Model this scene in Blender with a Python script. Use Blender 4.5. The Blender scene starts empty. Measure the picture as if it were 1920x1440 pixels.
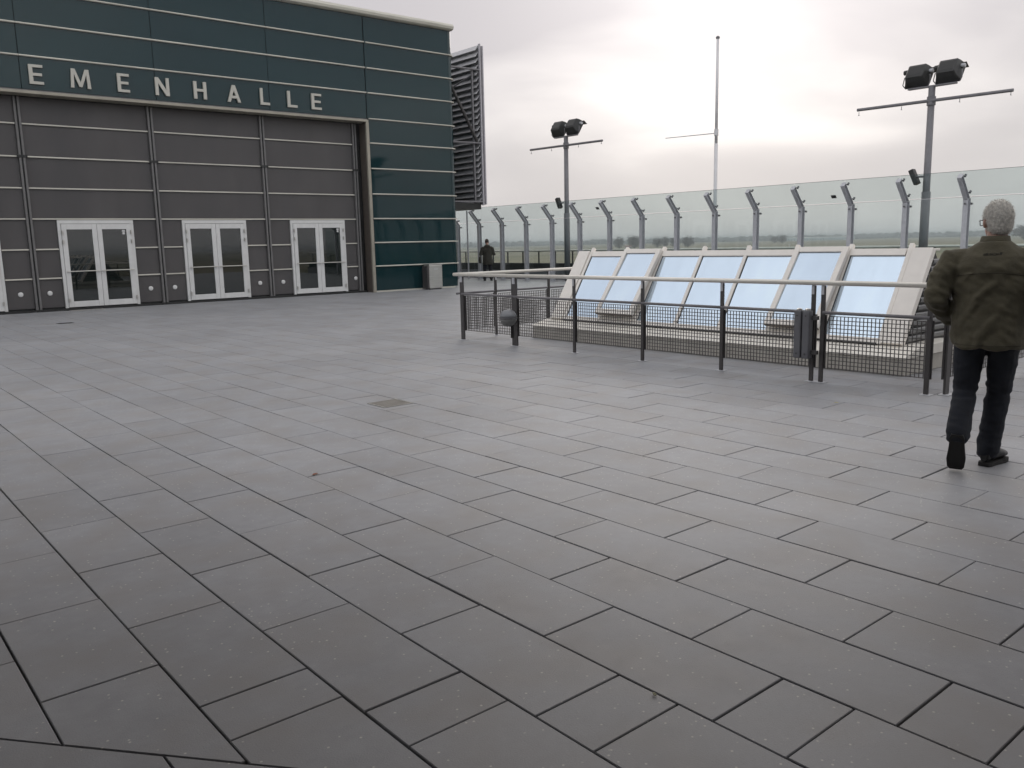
import bpy, math, random
from mathutils import Vector, Matrix, noise as mnoise
random.seed(7)
scene = bpy.context.scene
COL = scene.collection
R = math.radians

# ---------------------------------------------------------------- camera, sky, sun, exposure
EYE = 1.514
cam_d = bpy.data.cameras.new('camera'); cam = bpy.data.objects.new('camera', cam_d); COL.objects.link(cam)
cam_d.sensor_width = 36.0; cam_d.lens = 36.0 * 1588.0 / 1920.0
cam_d.clip_start = 0.05; cam_d.clip_end = 60000
yaw, pitch, roll = R(39.892), R(9.441), R(-1.288)
_f = Vector((math.sin(yaw)*math.cos(pitch), math.cos(yaw)*math.cos(pitch), -math.sin(pitch)))
_r = Vector((math.cos(yaw), -math.sin(yaw), 0)); _u = _r.cross(_f)
_r2 = _r*math.cos(roll) + _u*math.sin(roll); _u2 = -_r*math.sin(roll) + _u*math.cos(roll)
mw = Matrix((_r2, _u2, -_f)).transposed().to_4x4(); mw.translation = (0, 0, EYE)
cam.matrix_world = mw
scene.camera = cam

SUN_BEARING, SUN_EL = R(53.7), R(19)
sun_dir = Vector((math.sin(SUN_BEARING)*math.cos(SUN_EL), math.cos(SUN_BEARING)*math.cos(SUN_EL), math.sin(SUN_EL)))
world = bpy.data.worlds.new('World'); scene.world = world; world.use_nodes = True
nt = world.node_tree; N = nt.nodes; Lk = nt.links; N.clear()
out = N.new('ShaderNodeOutputWorld'); mixs = N.new('ShaderNodeMixShader')
bgA = N.new('ShaderNodeBackground'); bgB = N.new('ShaderNodeBackground')
sky = N.new('ShaderNodeTexSky'); sky.sky_type = 'NISHITA'; sky.sun_disc = False
sky.sun_elevation = SUN_EL; sky.sun_rotation = SUN_BEARING
sky.air_density = 1.2; sky.dust_density = 3.0
bgA.inputs[1].default_value = 0.10
Lk.new(sky.outputs[0], bgA.inputs[0])
tc = N.new('ShaderNodeTexCoord')
def vmath(op, a=None, b=None):
    n = N.new('ShaderNodeVectorMath'); n.operation = op
    for i, v in enumerate((a, b)):
        if v is None: continue
        if hasattr(v, 'is_linked'): Lk.new(v, n.inputs[i])
        else: n.inputs[i].default_value = v
    return n
def fmath(op, a=None, b=None, c=None, clamp=False):
    n = N.new('ShaderNodeMath'); n.operation = op; n.use_clamp = clamp
    for i, v in enumerate((a, b, c)):
        if v is None: continue
        if hasattr(v, 'is_linked'): Lk.new(v, n.inputs[i])
        else: n.inputs[i].default_value = v
    return n.outputs[0]
D = vmath('NORMALIZE', tc.outputs['Generated']).outputs[0]
sep = N.new('ShaderNodeSeparateXYZ'); Lk.new(D, sep.inputs[0])
zc = fmath('MAXIMUM', sep.outputs[2], 0.0)
inv = fmath('DIVIDE', 1.0, fmath('ADD', zc, 0.16))
cl = N.new('ShaderNodeCombineXYZ')
Lk.new(fmath('MULTIPLY', sep.outputs[0], inv), cl.inputs[0]); Lk.new(fmath('MULTIPLY', sep.outputs[1], inv), cl.inputs[1])
n1 = N.new('ShaderNodeTexNoise'); n1.inputs['Scale'].default_value = 0.75; n1.inputs['Detail'].default_value = 5; n1.inputs['Roughness'].default_value = 0.44
n1.inputs['Distortion'].default_value = 0.35
Lk.new(cl.outputs[0], n1.inputs['Vector'])
cr = N.new('ShaderNodeMapRange'); cr.inputs[1].default_value = 0.36; cr.inputs[2].default_value = 0.64
Lk.new(n1.outputs[0], cr.inputs[0])
dotv = vmath('DOT_PRODUCT', D, tuple(sun_dir)).outputs['Value']
d01 = fmath('MAXIMUM', dotv, 0.0)
glow = fmath('MULTIPLY', fmath('POWER', d01, 50.0), 0.55)
back = fmath('MULTIPLY_ADD', dotv, 0.5, 0.5)
mixc = N.new('ShaderNodeMix'); mixc.data_type = 'RGBA'
Lk.new(cr.outputs[0], mixc.inputs['Factor'])
mixc.inputs['A'].default_value = (0.575, 0.552, 0.575, 1); mixc.inputs['B'].default_value = (1.0, 0.955, 0.935, 1)
# thinner, bluer cloud away from the sun
mixb = N.new('ShaderNodeMix'); mixb.data_type = 'RGBA'
Lk.new(fmath('SUBTRACT', 1.0, fmath('MULTIPLY', back, 1.15), clamp=True), mixb.inputs['Factor'])
Lk.new(mixc.outputs['Result'], mixb.inputs['A']); 
mixd = N.new('ShaderNodeMix'); mixd.data_type = 'RGBA'; Lk.new(cr.outputs[0], mixd.inputs['Factor'])
mixd.inputs['A'].default_value = (0.86, 0.95, 1.08, 1); mixd.inputs['B'].default_value = (1.28, 1.32, 1.36, 1)
Lk.new(mixd.outputs['Result'], mixb.inputs['B'])
lum = fmath('ADD', fmath('MULTIPLY_ADD', back, -0.06, 1.0), glow)
mixh = N.new('ShaderNodeMix'); mixh.data_type = 'RGBA'
hzr = N.new('ShaderNodeMapRange'); hzr.interpolation_type = 'SMOOTHSTEP'; hzr.inputs[1].default_value = 0.20; hzr.inputs[2].default_value = 0.05; hzr.inputs[4].default_value = 0.88
Lk.new(fmath('ADD', sep.outputs[2], fmath('MULTIPLY_ADD', n1.outputs[0], 0.16, -0.08)), hzr.inputs[0]); Lk.new(hzr.outputs[0], mixh.inputs['Factor'])
Lk.new(mixb.outputs['Result'], mixh.inputs['A']); mixh.inputs['B'].default_value = (0.60, 0.582, 0.59, 1)
sc_ = vmath('SCALE', mixh.outputs['Result']); Lk.new(lum, sc_.inputs['Scale'])
Lk.new(sc_.outputs[0], bgB.inputs[0]); bgB.inputs[1].default_value = 0.98
mixs.inputs[0].default_value = 0.985
Lk.new(bgA.outputs[0], mixs.inputs[1]); Lk.new(bgB.outputs[0], mixs.inputs[2]); Lk.new(mixs.outputs[0], out.inputs[0])

sun_d = bpy.data.lights.new('sun', 'SUN'); sun_d.energy = 0.5; sun_d.angle = R(34); sun_d.color = (1.0, 0.94, 0.86)
sun = bpy.data.objects.new('sun', sun_d); COL.objects.link(sun)
sun.rotation_euler = sun_dir.to_track_quat('Z', 'Y').to_euler()
sun.location = (30, 20, 30)

vs = scene.view_settings; vs.view_transform = 'Standard'; vs.look = 'None'; vs.gamma = 1.0; vs.use_curve_mapping = False
vs.exposure = 0.2
scene.render.engine = 'CYCLES'
scene.cycles.max_bounces = 6; scene.cycles.diffuse_bounces = 3; scene.cycles.glossy_bounces = 3; scene.cycles.caustics_reflective = False; scene.cycles.caustics_refractive = False; scene.cycles.use_adaptive_sampling = True; scene.cycles.adaptive_threshold = 0.02; scene.cycles.transparent_max_bounces = 24; scene.cycles.volume_bounces = 0
scene.cycles.sample_clamp_indirect = 6.0

# ---------------------------------------------------------------- materials
MATS = {}
def mat(name, col, rough=0.5, metal=0.0, ior=1.5, var=0.12, nscale=6.0, bump=0.0, bscale=60.0, speck=0.0, tint=None, tintscale=1.2, objrand=0.0, stretch=None, sheen=0.0):
    if name in MATS: return MATS[name]
    m = bpy.data.materials.new(name); m.use_nodes = True
    t = m.node_tree; b = t.nodes['Principled BSDF']; nn = t.nodes.new; lk = t.links.new
    b.inputs['Roughness'].default_value = rough; b.inputs['Metallic'].default_value = metal; b.inputs['IOR'].default_value = ior
    if sheen: b.inputs['Sheen Weight'].default_value = sheen
    geo = nn('ShaderNodeNewGeometry'); vec = geo.outputs['Position']
    if stretch:
        mp = nn('ShaderNodeMapping'); mp.inputs['Scale'].default_value = stretch; lk(vec, mp.inputs['Vector']); vec = mp.outputs[0]
    nz = nn('ShaderNodeTexNoise'); nz.inputs['Scale'].default_value = nscale; nz.inputs['Detail'].default_value = 6; nz.inputs['Roughness'].default_value = 0.6
    lk(vec, nz.inputs['Vector'])
    ramp = nn('ShaderNodeMapRange'); ramp.inputs[1].default_value = 0.3; ramp.inputs[2].default_value = 0.7
    ramp.inputs[3].default_value = 1 - var; ramp.inputs[4].default_value = 1 + var
    lk(nz.outputs[0], ramp.inputs[0])
    sc = nn('ShaderNodeVectorMath'); sc.operation = 'SCALE'; sc.inputs[0].default_value = col[:3]
    lk(ramp.outputs[0], sc.inputs['Scale']); c = sc.outputs[0]
    if tint:
        n2 = nn('ShaderNodeTexNoise'); n2.inputs['Scale'].default_value = tintscale; n2.inputs['Detail'].default_value = 4; lk(vec, n2.inputs['Vector'])
        r2 = nn('ShaderNodeMapRange'); r2.inputs[1].default_value = 0.42; r2.inputs[2].default_value = 0.68; lk(n2.outputs[0], r2.inputs[0])
        mx = nn('ShaderNodeMix'); mx.data_type = 'RGBA'; lk(r2.outputs[0], mx.inputs['Factor']); lk(c, mx.inputs['A']); mx.inputs['B'].default_value = (*tint, 1)
        c = mx.outputs['Result']
    if objrand or objrand is None:
        if objrand is None:
            oi = nn('ShaderNodeAttribute'); oi.attribute_name = 'tone'; o_ = oi.outputs['Fac']; amp = 0.06
        else:
            oi = nn('ShaderNodeObjectInfo'); o_ = oi.outputs['Random']; amp = objrand
        r3 = nn('ShaderNodeMapRange'); r3.inputs[3].default_value = 1 - amp; r3.inputs[4].default_value = 1 + amp; lk(o_, r3.inputs[0])
        s3 = nn('ShaderNodeVectorMath'); s3.operation = 'SCALE'; lk(c, s3.inputs[0]); lk(r3.outputs[0], s3.inputs['Scale']); c = s3.outputs[0]
    if speck:
        vo = nn('ShaderNodeTexVoronoi'); vo.inputs['Scale'].default_value = 38; lk(vec, vo.inputs['Vector'])
        r4 = nn('ShaderNodeMapRange'); r4.inputs[1].default_value = 0.21; r4.inputs[2].default_value = 0.09; lk(vo.outputs['Distance'], r4.inputs[0])
        wn = nn('ShaderNodeSeparateColor'); lk(vo.outputs['Color'], wn.inputs[0])
        gt = nn('ShaderNodeMath'); gt.operation = 'GREATER_THAN'; gt.inputs[1].default_value = 0.76; lk(wn.outputs[0], gt.inputs[0])
        ml = nn('ShaderNodeMath'); ml.operation = 'MULTIPLY'; lk(r4.outputs[0], ml.inputs[0]); lk(gt.outputs[0], ml.inputs[1])
        ml2 = nn('ShaderNodeMath'); ml2.operation = 'MULTIPLY'; ml2.inputs[1].default_value = speck; lk(ml.outputs[0], ml2.inputs[0])
        mx = nn('ShaderNodeMix'); mx.data_type = 'RGBA'; lk(ml2.outputs[0], mx.inputs['Factor']); lk(c, mx.inputs['A']); mx.inputs['B'].default_value = (0.62, 0.6, 0.55, 1)
        c = mx.outputs['Result']
    if speck:
        v5 = nn('ShaderNodeTexVoronoi'); v5.inputs['Scale'].default_value = 1.3; lk(vec, v5.inputs['Vector'])
        nz5 = nn('ShaderNodeTexNoise'); nz5.inputs['Scale'].default_value = 25; lk(vec, nz5.inputs['Vector'])
        ad5 = nn('ShaderNodeMath'); ad5.operation = 'MULTIPLY_ADD'; ad5.inputs[1].default_value = 0.05; lk(nz5.outputs[0], ad5.inputs[0]); lk(v5.outputs['Distance'], ad5.inputs[2])
        r5 = nn('ShaderNodeMapRange'); r5.inputs[1].default_value = 0.052; r5.inputs[2].default_value = 0.034; r5.inputs[4].default_value = 0.45; lk(ad5.outputs[0], r5.inputs[0])
        v6 = nn('ShaderNodeTexNoise'); v6.inputs['Scale'].default_value = 0.55; v6.inputs['Detail'].default_value = 8; v6.inputs['Roughness'].default_value = 0.65; lk(vec, v6.inputs['Vector'])
        r6 = nn('ShaderNodeMapRange'); r6.inputs[1].default_value = 0.35; r6.inputs[2].default_value = 0.65; r6.inputs[3].default_value = 0.90; r6.inputs[4].default_value = 1.08; lk(v6.outputs[0], r6.inputs[0])
        s6 = nn('ShaderNodeVectorMath'); s6.operation = 'SCALE'; lk(c, s6.inputs[0]); lk(r6.outputs[0], s6.inputs['Scale'])
        mx = nn('ShaderNodeMix'); mx.data_type = 'RGBA'; lk(r5.outputs[0], mx.inputs['Factor']); lk(s6.outputs[0], mx.inputs['A']); mx.inputs['B'].default_value = (0.09, 0.085, 0.07, 1)
        c = mx.outputs['Result']
    lk(c, b.inputs['Base Color'])
    rr = nn('ShaderNodeMapRange'); rr.inputs[3].default_value = max(0.01, rough*0.85); rr.inputs[4].default_value = min(1, rough*1.15)
    lk(nz.outputs[0], rr.inputs[0]); lk(rr.outputs[0], b.inputs['Roughness'])
    if bump:
        n3 = nn('ShaderNodeTexNoise'); n3.inputs['Scale'].default_value = bscale; n3.inputs['Detail'].default_value = 5; lk(geo.outputs['Position'], n3.inputs['Vector'])
        bp = nn('ShaderNodeBump'); bp.inputs['Strength'].default_value = bump; bp.inputs['Distance'].default_value = 0.01
        lk(n3.outputs[0], bp.inputs['Height']); lk(bp.outputs[0], b.inputs['Normal'])
    MATS[name] = m; return m

def glass_mat(name, tint, ior=1.5):
    m = bpy.data.materials.new(name); m.use_nodes = True; t = m.node_tree; t.nodes.clear(); nn = t.nodes.new; lk = t.links.new
    o = nn('ShaderNodeOutputMaterial'); mx = nn('ShaderNodeMixShader'); tr = nn('ShaderNodeBsdfTransparent'); gl = nn('ShaderNodeBsdfGlossy')
    geo = nn('ShaderNodeNewGeometry'); nz = nn('ShaderNodeTexNoise'); nz.inputs['Scale'].default_value = 0.7; nz.inputs['Detail'].default_value = 3; lk(geo.outputs['Position'], nz.inputs['Vector'])
    mr = nn('ShaderNodeMapRange'); mr.inputs[3].default_value = 0.97; mr.inputs[4].default_value = 1.03; lk(nz.outputs[0], mr.inputs[0])
    sc = nn('ShaderNodeVectorMath'); sc.operation = 'SCALE'; sc.inputs[0].default_value = tint; lk(mr.outputs[0], sc.inputs['Scale']); lk(sc.outputs[0], tr.inputs[0])
    gl.inputs['Roughness'].default_value = 0.01
    dt = nn('ShaderNodeVectorMath'); dt.operation = 'DOT_PRODUCT'; lk(geo.outputs['Normal'], dt.inputs[0]); lk(geo.outputs['Incoming'], dt.inputs[1])
    def mth(op, a_, b_):
        q = nn('ShaderNodeMath'); q.operation = op
        for i_, v_ in enumerate((a_, b_)):
            if hasattr(v_, 'is_linked'): lk(v_, q.inputs[i_])
            else: q.inputs[i_].default_value = v_
        return q.outputs[0]
    om = mth('SUBTRACT', 1.0, mth('ABSOLUTE', dt.outputs['Value'], 0.0))
    fr = mth('ADD', 0.03, mth('MULTIPLY', mth('POWER', om, 5.0), 0.8))
    lk(fr, mx.inputs[0]); lk(tr.outputs[0], mx.inputs[1]); lk(gl.outputs[0], mx.inputs[2]); lk(mx.outputs[0], o.inputs[0])
    MATS[name] = m; return m

PAVER = dict(col=(0.288, 0.291, 0.305), rough=0.58, ior=1.5, var=0.09, nscale=9, bump=0.10, bscale=170, speck=0.8, tint=(0.272, 0.264, 0.262), tintscale=2.6)
m_paver = mat('paver_concrete', **PAVER, objrand=0.06)
m_paver_f = mat('paver_concrete_field', **PAVER, objrand=None)
m_joint = mat('joint_sand', (0.055, 0.052, 0.054), 0.95)
m_teal = mat('teal_glass', (0.007, 0.030, 0.034), 0.05, 0, 1.42, var=0.10, nscale=0.4)
m_fin = mat('champagne_metal', (0.60, 0.575, 0.50), 0.42, 0.12, var=0.18, nscale=2.0, stretch=(0.3, 1, 3))
m_perf = mat('perforated_steel', (0.088, 0.081, 0.080), 0.5, 0.2, var=0.14, nscale=0.9, stretch=(1.6, 1.6, 0.5), bump=0.08, bscale=220, tint=(0.076, 0.071, 0.072), tintscale=0.5)
m_mull = mat('grey_steel', (0.17, 0.163, 0.16), 0.45, 0.2, var=0.12)
m_rust = mat('bronze_steel', (0.15, 0.125, 0.105), 0.45, 0.4, var=0.15)
m_bronze = mat('pale_bronze', (0.36, 0.33, 0.27), 0.45, 0.2, var=0.15, nscale=2.0)
m_white = mat('white_paint', (0.70, 0.69, 0.67), 0.4, 0, var=0.05)
m_door = mat('door_glass', (0.003, 0.007, 0.006), 0.015, 0, 1.85, var=0.05)
m_steel = mat('brushed_stainless', (0.62, 0.60, 0.56), 0.30, 0.85, var=0.08, nscale=3, stretch=(1, 1, 8))
m_rail = mat('handrail_stainless', (0.78, 0.74, 0.67), 0.38, 0.3, var=0.06)
m_dark = mat('dark_painted_steel', (0.056, 0.051, 0.050), 0.45, 0.1, var=0.15)
m_mesh = mat('mesh_steel', (0.10, 0.092, 0.088), 0.5, 0.1, var=0.15)
m_galv = mat('galvanised_steel', (0.50, 0.50, 0.52), 0.5, 0.1, var=0.12, nscale=10)
m_mast = mat('mast_paint', (0.19, 0.182, 0.19), 0.5, 0.1, var=0.12)
m_black = mat('black_plastic', (0.018, 0.018, 0.017), 0.45, var=0.2)
m_zinc = mat('zinc_flashing', (0.78, 0.74, 0.67), 0.5, 0.0, var=0.08, nscale=4, bump=0.05, bscale=25)
m_alu = mat('beige_aluminium', (0.84, 0.79, 0.73), 0.4, 0.0, var=0.05)
m_curb = mat('curb_concrete', (0.50, 0.47, 0.42), 0.75, var=0.16, nscale=5, bump=0.15, bscale=90)
m_sky_glass = mat('solar_glass', (0.72, 0.85, 0.98), 0.05, 0.75, 1.6, var=0.07, nscale=0.8, stretch=(1, 2.5, 0.6))
m_rubber = mat('rubber_seal', (0.02, 0.02, 0.02), 0.7)
m_corr = mat('corrugated_zinc', (0.20, 0.20, 0.20), 0.45, 0.4)
m_parapet = mat('dark_parapet', (0.04, 0.038, 0.036), 0.7, var=0.2)
m_kerb = mat('light_kerb', (0.26, 0.245, 0.255), 0.7)
m_roof = mat('roof_membrane', (0.2, 0.2, 0.2), 0.8)
m_blade = mat('louvre_blade', (0.48, 0.47, 0.475), 0.5, 0.1)
m_lilac = mat('screen_frame_paint', (0.45, 0.43, 0.45), 0.45, 0.1)
m_fence_glass = glass_mat('fence_glass', (0.84, 0.885, 0.882))
m_edge = mat('glass_edge', (0.06, 0.075, 0.075), 0.3)

# ---------------------------------------------------------------- helpers
class MB:
    def __init__(s): s.v = []; s.f = []
    def add(s, vs_, fs):
        o = len(s.v); s.v += [tuple(v) for v in vs_]; s.f += [tuple(i + o for i in f) for f in fs]; return s
    def box(s, x0, x1, y0, y1, z0, z1, M=None):
        vs_ = [Vector(p) for p in ((x0,y0,z0),(x1,y0,z0),(x1,y1,z0),(x0,y1,z0),(x0,y0,z1),(x1,y0,z1),(x1,y1,z1),(x0,y1,z1))]
        if M: vs_ = [M @ v for v in vs_]
        return s.add(vs_, [(3,2,1,0),(4,5,6,7),(0,1,5,4),(1,2,6,5),(2,3,7,6),(3,0,4,7)])
    def prism(s, poly, a, b, axis='Y', M=None):
        n = len(poly)
        def P(u, w, t): return Vector({'X': (t, u, w), 'Y': (u, t, w), 'Z': (u, w, t)}[axis])
        vs_ = [P(u, w, a) for u, w in poly] + [P(u, w, b) for u, w in poly]
        if M: vs_ = [M @ v for v in vs_]
        fs = [tuple(range(n))[::-1], tuple(range(n, 2*n))] + [(i, (i+1) % n, n+(i+1) % n, n+i) for i in range(n)]
        return s.add(vs_, fs)
    def tube(s, p0, p1, r0, r1=None, n=12):
        r1 = r0 if r1 is None else r1; p0 = Vector(p0); p1 = Vector(p1); d = (p1-p0).normalized()
        a = d.orthogonal().normalized(); b = d.cross(a)
        vs_ = []
        for p, r in ((p0, r0), (p1, r1)):
            vs_ += [p + (a*math.cos(2*math.pi*i/n) + b*math.sin(2*math.pi*i/n))*r for i in range(n)]
        return s.add(vs_, [tuple(range(n))[::-1], tuple(range(n, 2*n))] + [(i, (i+1) % n, n+(i+1) % n, n+i) for i in range(n)])
    def path(s, pts, r, n=8):
        for a, b in zip(pts, pts[1:]): s.tube(a, b, r, r, n)
        return s
    def lathe(s, prof, c, axis=(0,0,1), n=20):
        d = Vector(axis).normalized(); a = d.orthogonal().normalized(); b = d.cross(a); c = Vector(c); vs_ = []
        for r, h in prof: vs_ += [c + d*h + (a*math.cos(2*math.pi*i/n) + b*math.sin(2*math.pi*i/n))*max(r, 1e-4) for i in range(n)]
        fs = []
        for k in range(len(prof)-1): fs += [(k*n+i, k*n+(i+1) % n, (k+1)*n+(i+1) % n, (k+1)*n+i) for i in range(n)]
        fs += [tuple(range(n))[::-1], tuple(range((len(prof)-1)*n, len(prof)*n))]
        return s.add(vs_, fs)
    def mesh(s, name):
        me = bpy.data.meshes.new(name); me.from_pydata(s.v, [], s.f); me.update(); return me
    def build(s, name, m, parent=None, bevel=0, smooth=False, loc=None):
        return obj(name, s.mesh(name), m, parent, bevel, smooth, loc)
def obj(name, me, m, parent=None, bevel=0, smooth=False, loc=None):
    o = bpy.data.objects.new(name, me); COL.objects.link(o)
    if m and not me.materials: me.materials.append(m)
    if parent: o.parent = parent
    if loc: o.location = loc
    if bevel:
        b = o.modifiers.new('bevel', 'BEVEL'); b.width = bevel; b.segments = 2; b.limit_method = 'ANGLE'; b.angle_limit = R(40)
    if smooth:
        for p in me.polygons: p.use_smooth = True
    return o
def tag(o, label=None, cat=None, group=None, kind=None):
    for k, v in (('label', label), ('category', cat), ('group', group), ('kind', kind)):
        if v: o[k] = v
    return o
def empty(name, loc=(0,0,0), rz=0.0, **kw):
    o = bpy.data.objects.new(name, None); COL.objects.link(o); o.location = loc; o.rotation_euler = (0, 0, rz); o.empty_display_size = 0.2
    return tag(o, **kw)
def local(parent):   # builders work in world space; parts of a moved empty are shifted back
    return Matrix.Translation(-Vector(parent.location))
def part(mb, name, m, parent, bevel=0, smooth=False, kind=None):
    L = Vector(parent.location) if parent.parent is None else Vector(parent.parent.location)
    mb.v = [(v[0]-L.x, v[1]-L.y, v[2]-L.z) for v in mb.v]
    o = mb.build(name, m, parent, bevel, smooth)
    if kind: o['kind'] = kind
    return o
def copy_tree(o, parent=None):
    c = o.copy(); COL.objects.link(c); c.parent = parent
    for ch in list(o.children): copy_tree(ch, c)
    return c

# ---------------------------------------------------------------- terrace floor with its pavers
W, X0, Y0 = 0.40, 0.0618, 0.31
floor_me = MB().box(-8, 24.3, -6, 46, -12, -0.022).mesh('terrace_floor')
floor = tag(obj('terrace_floor', floor_me, m_joint), kind='structure')
GAP = 0.0036; CH = 0.0025
def clip(poly, nx, ny, d):     # keep nx*x+ny*y >= d
    outp = []
    for i in range(len(poly)):
        a, b = poly[i], poly[(i+1) % len(poly)]
        da, db = nx*a[0]+ny*a[1]-d, nx*b[0]+ny*b[1]-d
        if da >= 0: outp.append(a)
        if da*db < 0:
            t = da/(da-db); outp.append((a[0]+(b[0]-a[0])*t, a[1]+(b[1]-a[1])*t))
    return outp
def inset(poly, g):
    n = len(poly); res = []
    for i in range(n):
        p0, p1, p2 = Vector(poly[i-1]), Vector(poly[i]), Vector(poly[(i+1) % n])
        e1 = (p1-p0).normalized(); e2 = (p2-p1).normalized()
        n1_ = Vector((-e1.y, e1.x)); n2_ = Vector((-e2.y, e2.x)); den = 1 + n1_.dot(n2_)
        res.append(tuple(p1 + (n1_+n2_)*(g/max(den, 0.3))))
    return res
def area(p): return 0.5*abs(sum(p[i][0]*p[(i+1) % len(p)][1]-p[(i+1) % len(p)][0]*p[i][1] for i in range(len(p))))
dl = Vector((0.554, -0.678)).normalized(); dn = Vector((-dl.y, dl.x)); d0 = dn.dot(Vector((0.467, 2.77)))
polys = []
def add_cell(x0, x1, y0, y1, side):
    if y1 <= -5.9 or x1 > 24.2: return
    p = clip([(x0, y0), (x1, y0), (x1, y1), (x0, y1)], *(dn*side), d0*side)
    if len(p) > 2 and area(p) > 0.004: polys.append(p)
for n in range(-18, 60):
    xa, xb = X0 + n*W, X0 + (n+1)*W
    ybreak = (7.75 - (n-1))*W           # the row of short stones that turns the bond
    ys = []; y = Y0 + (n % 2)*W - 40*W
    while y < 45.5: ys.append(y); y += 2*W
    if 2 <= n <= 8:
        up = [v for v in ys if v > ybreak-0.1]; yb = up[0]
        ys = up; v = yb - 0.66*W
        while v > -6: ys = [v] + ys; v -= 2*W
    for a, b in zip(ys, ys[1:]):
        if a < 25.3 or xa > 18.0: add_cell(xa, xb, a, b, 1)
    xs = X0 + n*W + 0.22
    for a, b in zip(ys, ys[1:]):
        if a < 4: add_cell(xs, xs+W, a-0.3, b-0.3, -1)
def seen(p):
    cx, cy = sum(q[0] for q in p)/len(p), sum(q[1] for q in p)/len(p)
    v = Vector((cx, cy, -EYE)); dz = v.dot(_f)
    if dz < 0.4: return None
    u_, w_ = v.dot(_r2)/dz*1588, v.dot(_u2)/dz*1588
    return (abs(u_) < 1120 and abs(w_) < 900), dz
shown = []; rest = []
for p in polys:
    s_ = seen(p)
    if s_ and s_[0]: shown.append((s_[1]**3/area(p), p))
    else: rest.append(p)
shown.sort(key=lambda t: t[0])
near = [p for _, p in shown[:295]]; rest += [p for _, p in shown[295:]]
def paver_geo(p, c=(0, 0), dz=0.0):
    q = inset(p, GAP); q2 = inset(q, CH); n = len(q)
    vs_ = [(a-c[0], b-c[1], -0.03) for a, b in q] + [(a-c[0], b-c[1], dz-0.003) for a, b in q] + [(a-c[0], b-c[1], dz) for a, b in q2]
    fs = [tuple(range(2*n, 3*n))]
    for k in (0, 1): fs += [(k*n+i, k*n+(i+1) % n, (k+1)*n+(i+1) % n, (k+1)*n+i) for i in range(n)]
    return vs_, fs
cache = {}
for p in near:
    cx, cy = min(q[0] for q in p), min(q[1] for q in p)
    key = tuple((round(a-cx, 3), round(b-cy, 3)) for a, b in p)
    if key not in cache:
        vs_, fs = paver_geo(p, (cx, cy)); cache[key] = MB().add(vs_, fs).mesh('paver')
    o = obj('paver', cache[key], m_paver, floor, loc=(cx+random.gauss(0, 0.0011), cy+random.gauss(0, 0.0013), random.uniform(-0.0014, 0.0006)))
    o.rotation_euler = (random.gauss(0, 0.0012), random.gauss(0, 0.0012), 0)
mb = MB(); tones = []
for p in rest:
    vs_, fs = paver_geo(p, dz=random.uniform(-0.001, 0.0006)); mb.add(vs_, fs); t = random.random(); tones += [t]*len(fs)
fo = mb.build('paver_field', m_paver_f, floor); fo['kind'] = 'stuff'
at = fo.data.attributes.new('tone', 'FLOAT', 'FACE'); at.data.foreach_set('value', tones)

# ---------------------------------------------------------------- exhibition hall
YG, YW = 24.6, 25.0
CX = [1.62, 4.90, 8.15, 11.43, 14.72]
hall = empty('exhibition_hall', (11, YG, 0), label='dark teal glass hall with EMENHALLE lettering and grey recessed doors', cat='building')
ZU = [5.57, 6.37, 7.135, 7.91, 8.70]
ZL = [0.05, 0.86, 1.63, 2.41, 3.20, 4.01, 4.81, 5.57]
def glass_panel(x0, x1, z0, z1):
    M = Matrix.Translation(((x0+x1)/2, YG, (z0+z1)/2)) @ Matrix.Rotation(random.gauss(0, 0.0022), 4, 'X') @ Matrix.Rotation(random.gauss(0, 0.0022), 4, 'Z')
    w, h = (x1-x0)/2-0.008, (z1-z0)/2-0.006
    part(MB().box(-w, w, 0, 0.03, -h, h, M), 'glass_panel', m_teal, hall)
def fin(x0, x1, z, y=YG, d=0.055, h=0.045, m=None, name='fin'):
    poly = [(y+0.02, z-h*.5), (y-d, z-h*.4), (y-d-0.008, z), (y-d, z+h*.4), (y+0.02, z+h*.5)]
    part(MB().prism(poly, x0, x1, 'X'), name, m or m_fin, hall)
XE = 18.02; RC = 0.26
for i in range(4):
    for a, b in zip(ZU, ZU[1:]): glass_panel(CX[i], CX[i+1], a, b)
for a, b in zip(ZL[:-1] + ZU[:-1], ZL[1:] + ZU[1:]): glass_panel(CX[4]+0.02, XE, a, b)
for z in ZU[1:4]:
    for i in range(4): fin(CX[i]+.004, CX[i+1]-.004, z)
for z in ZL[1:] + ZU[1:4]: fin(CX[4]+0.06, XE, z)
# rounded glass corner, one curved pane and one curved fin a storey
def arc(r, n=8): return [(XE + r*math.sin(t*math.pi/2/n), YG + RC - r*math.cos(t*math.pi/2/n)) for t in range(n+1)]
for a, b in zip(ZL[:-1] + ZU[:-1], ZL[1:] + ZU[1:]):
    oa, ia = arc(RC), arc(RC-0.03)
    part(MB().prism(oa + ia[::-1], a+.006, b-.006, 'Z'), 'corner_pane', m_teal, hall, smooth=False)
for z in ZL[1:] + ZU[1:4]:
    part(MB().prism(arc(RC+0.06) + arc(RC-0.01)[::-1], z-.018, z+.018, 'Z'), 'corner_fin', m_fin, hall)
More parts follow.
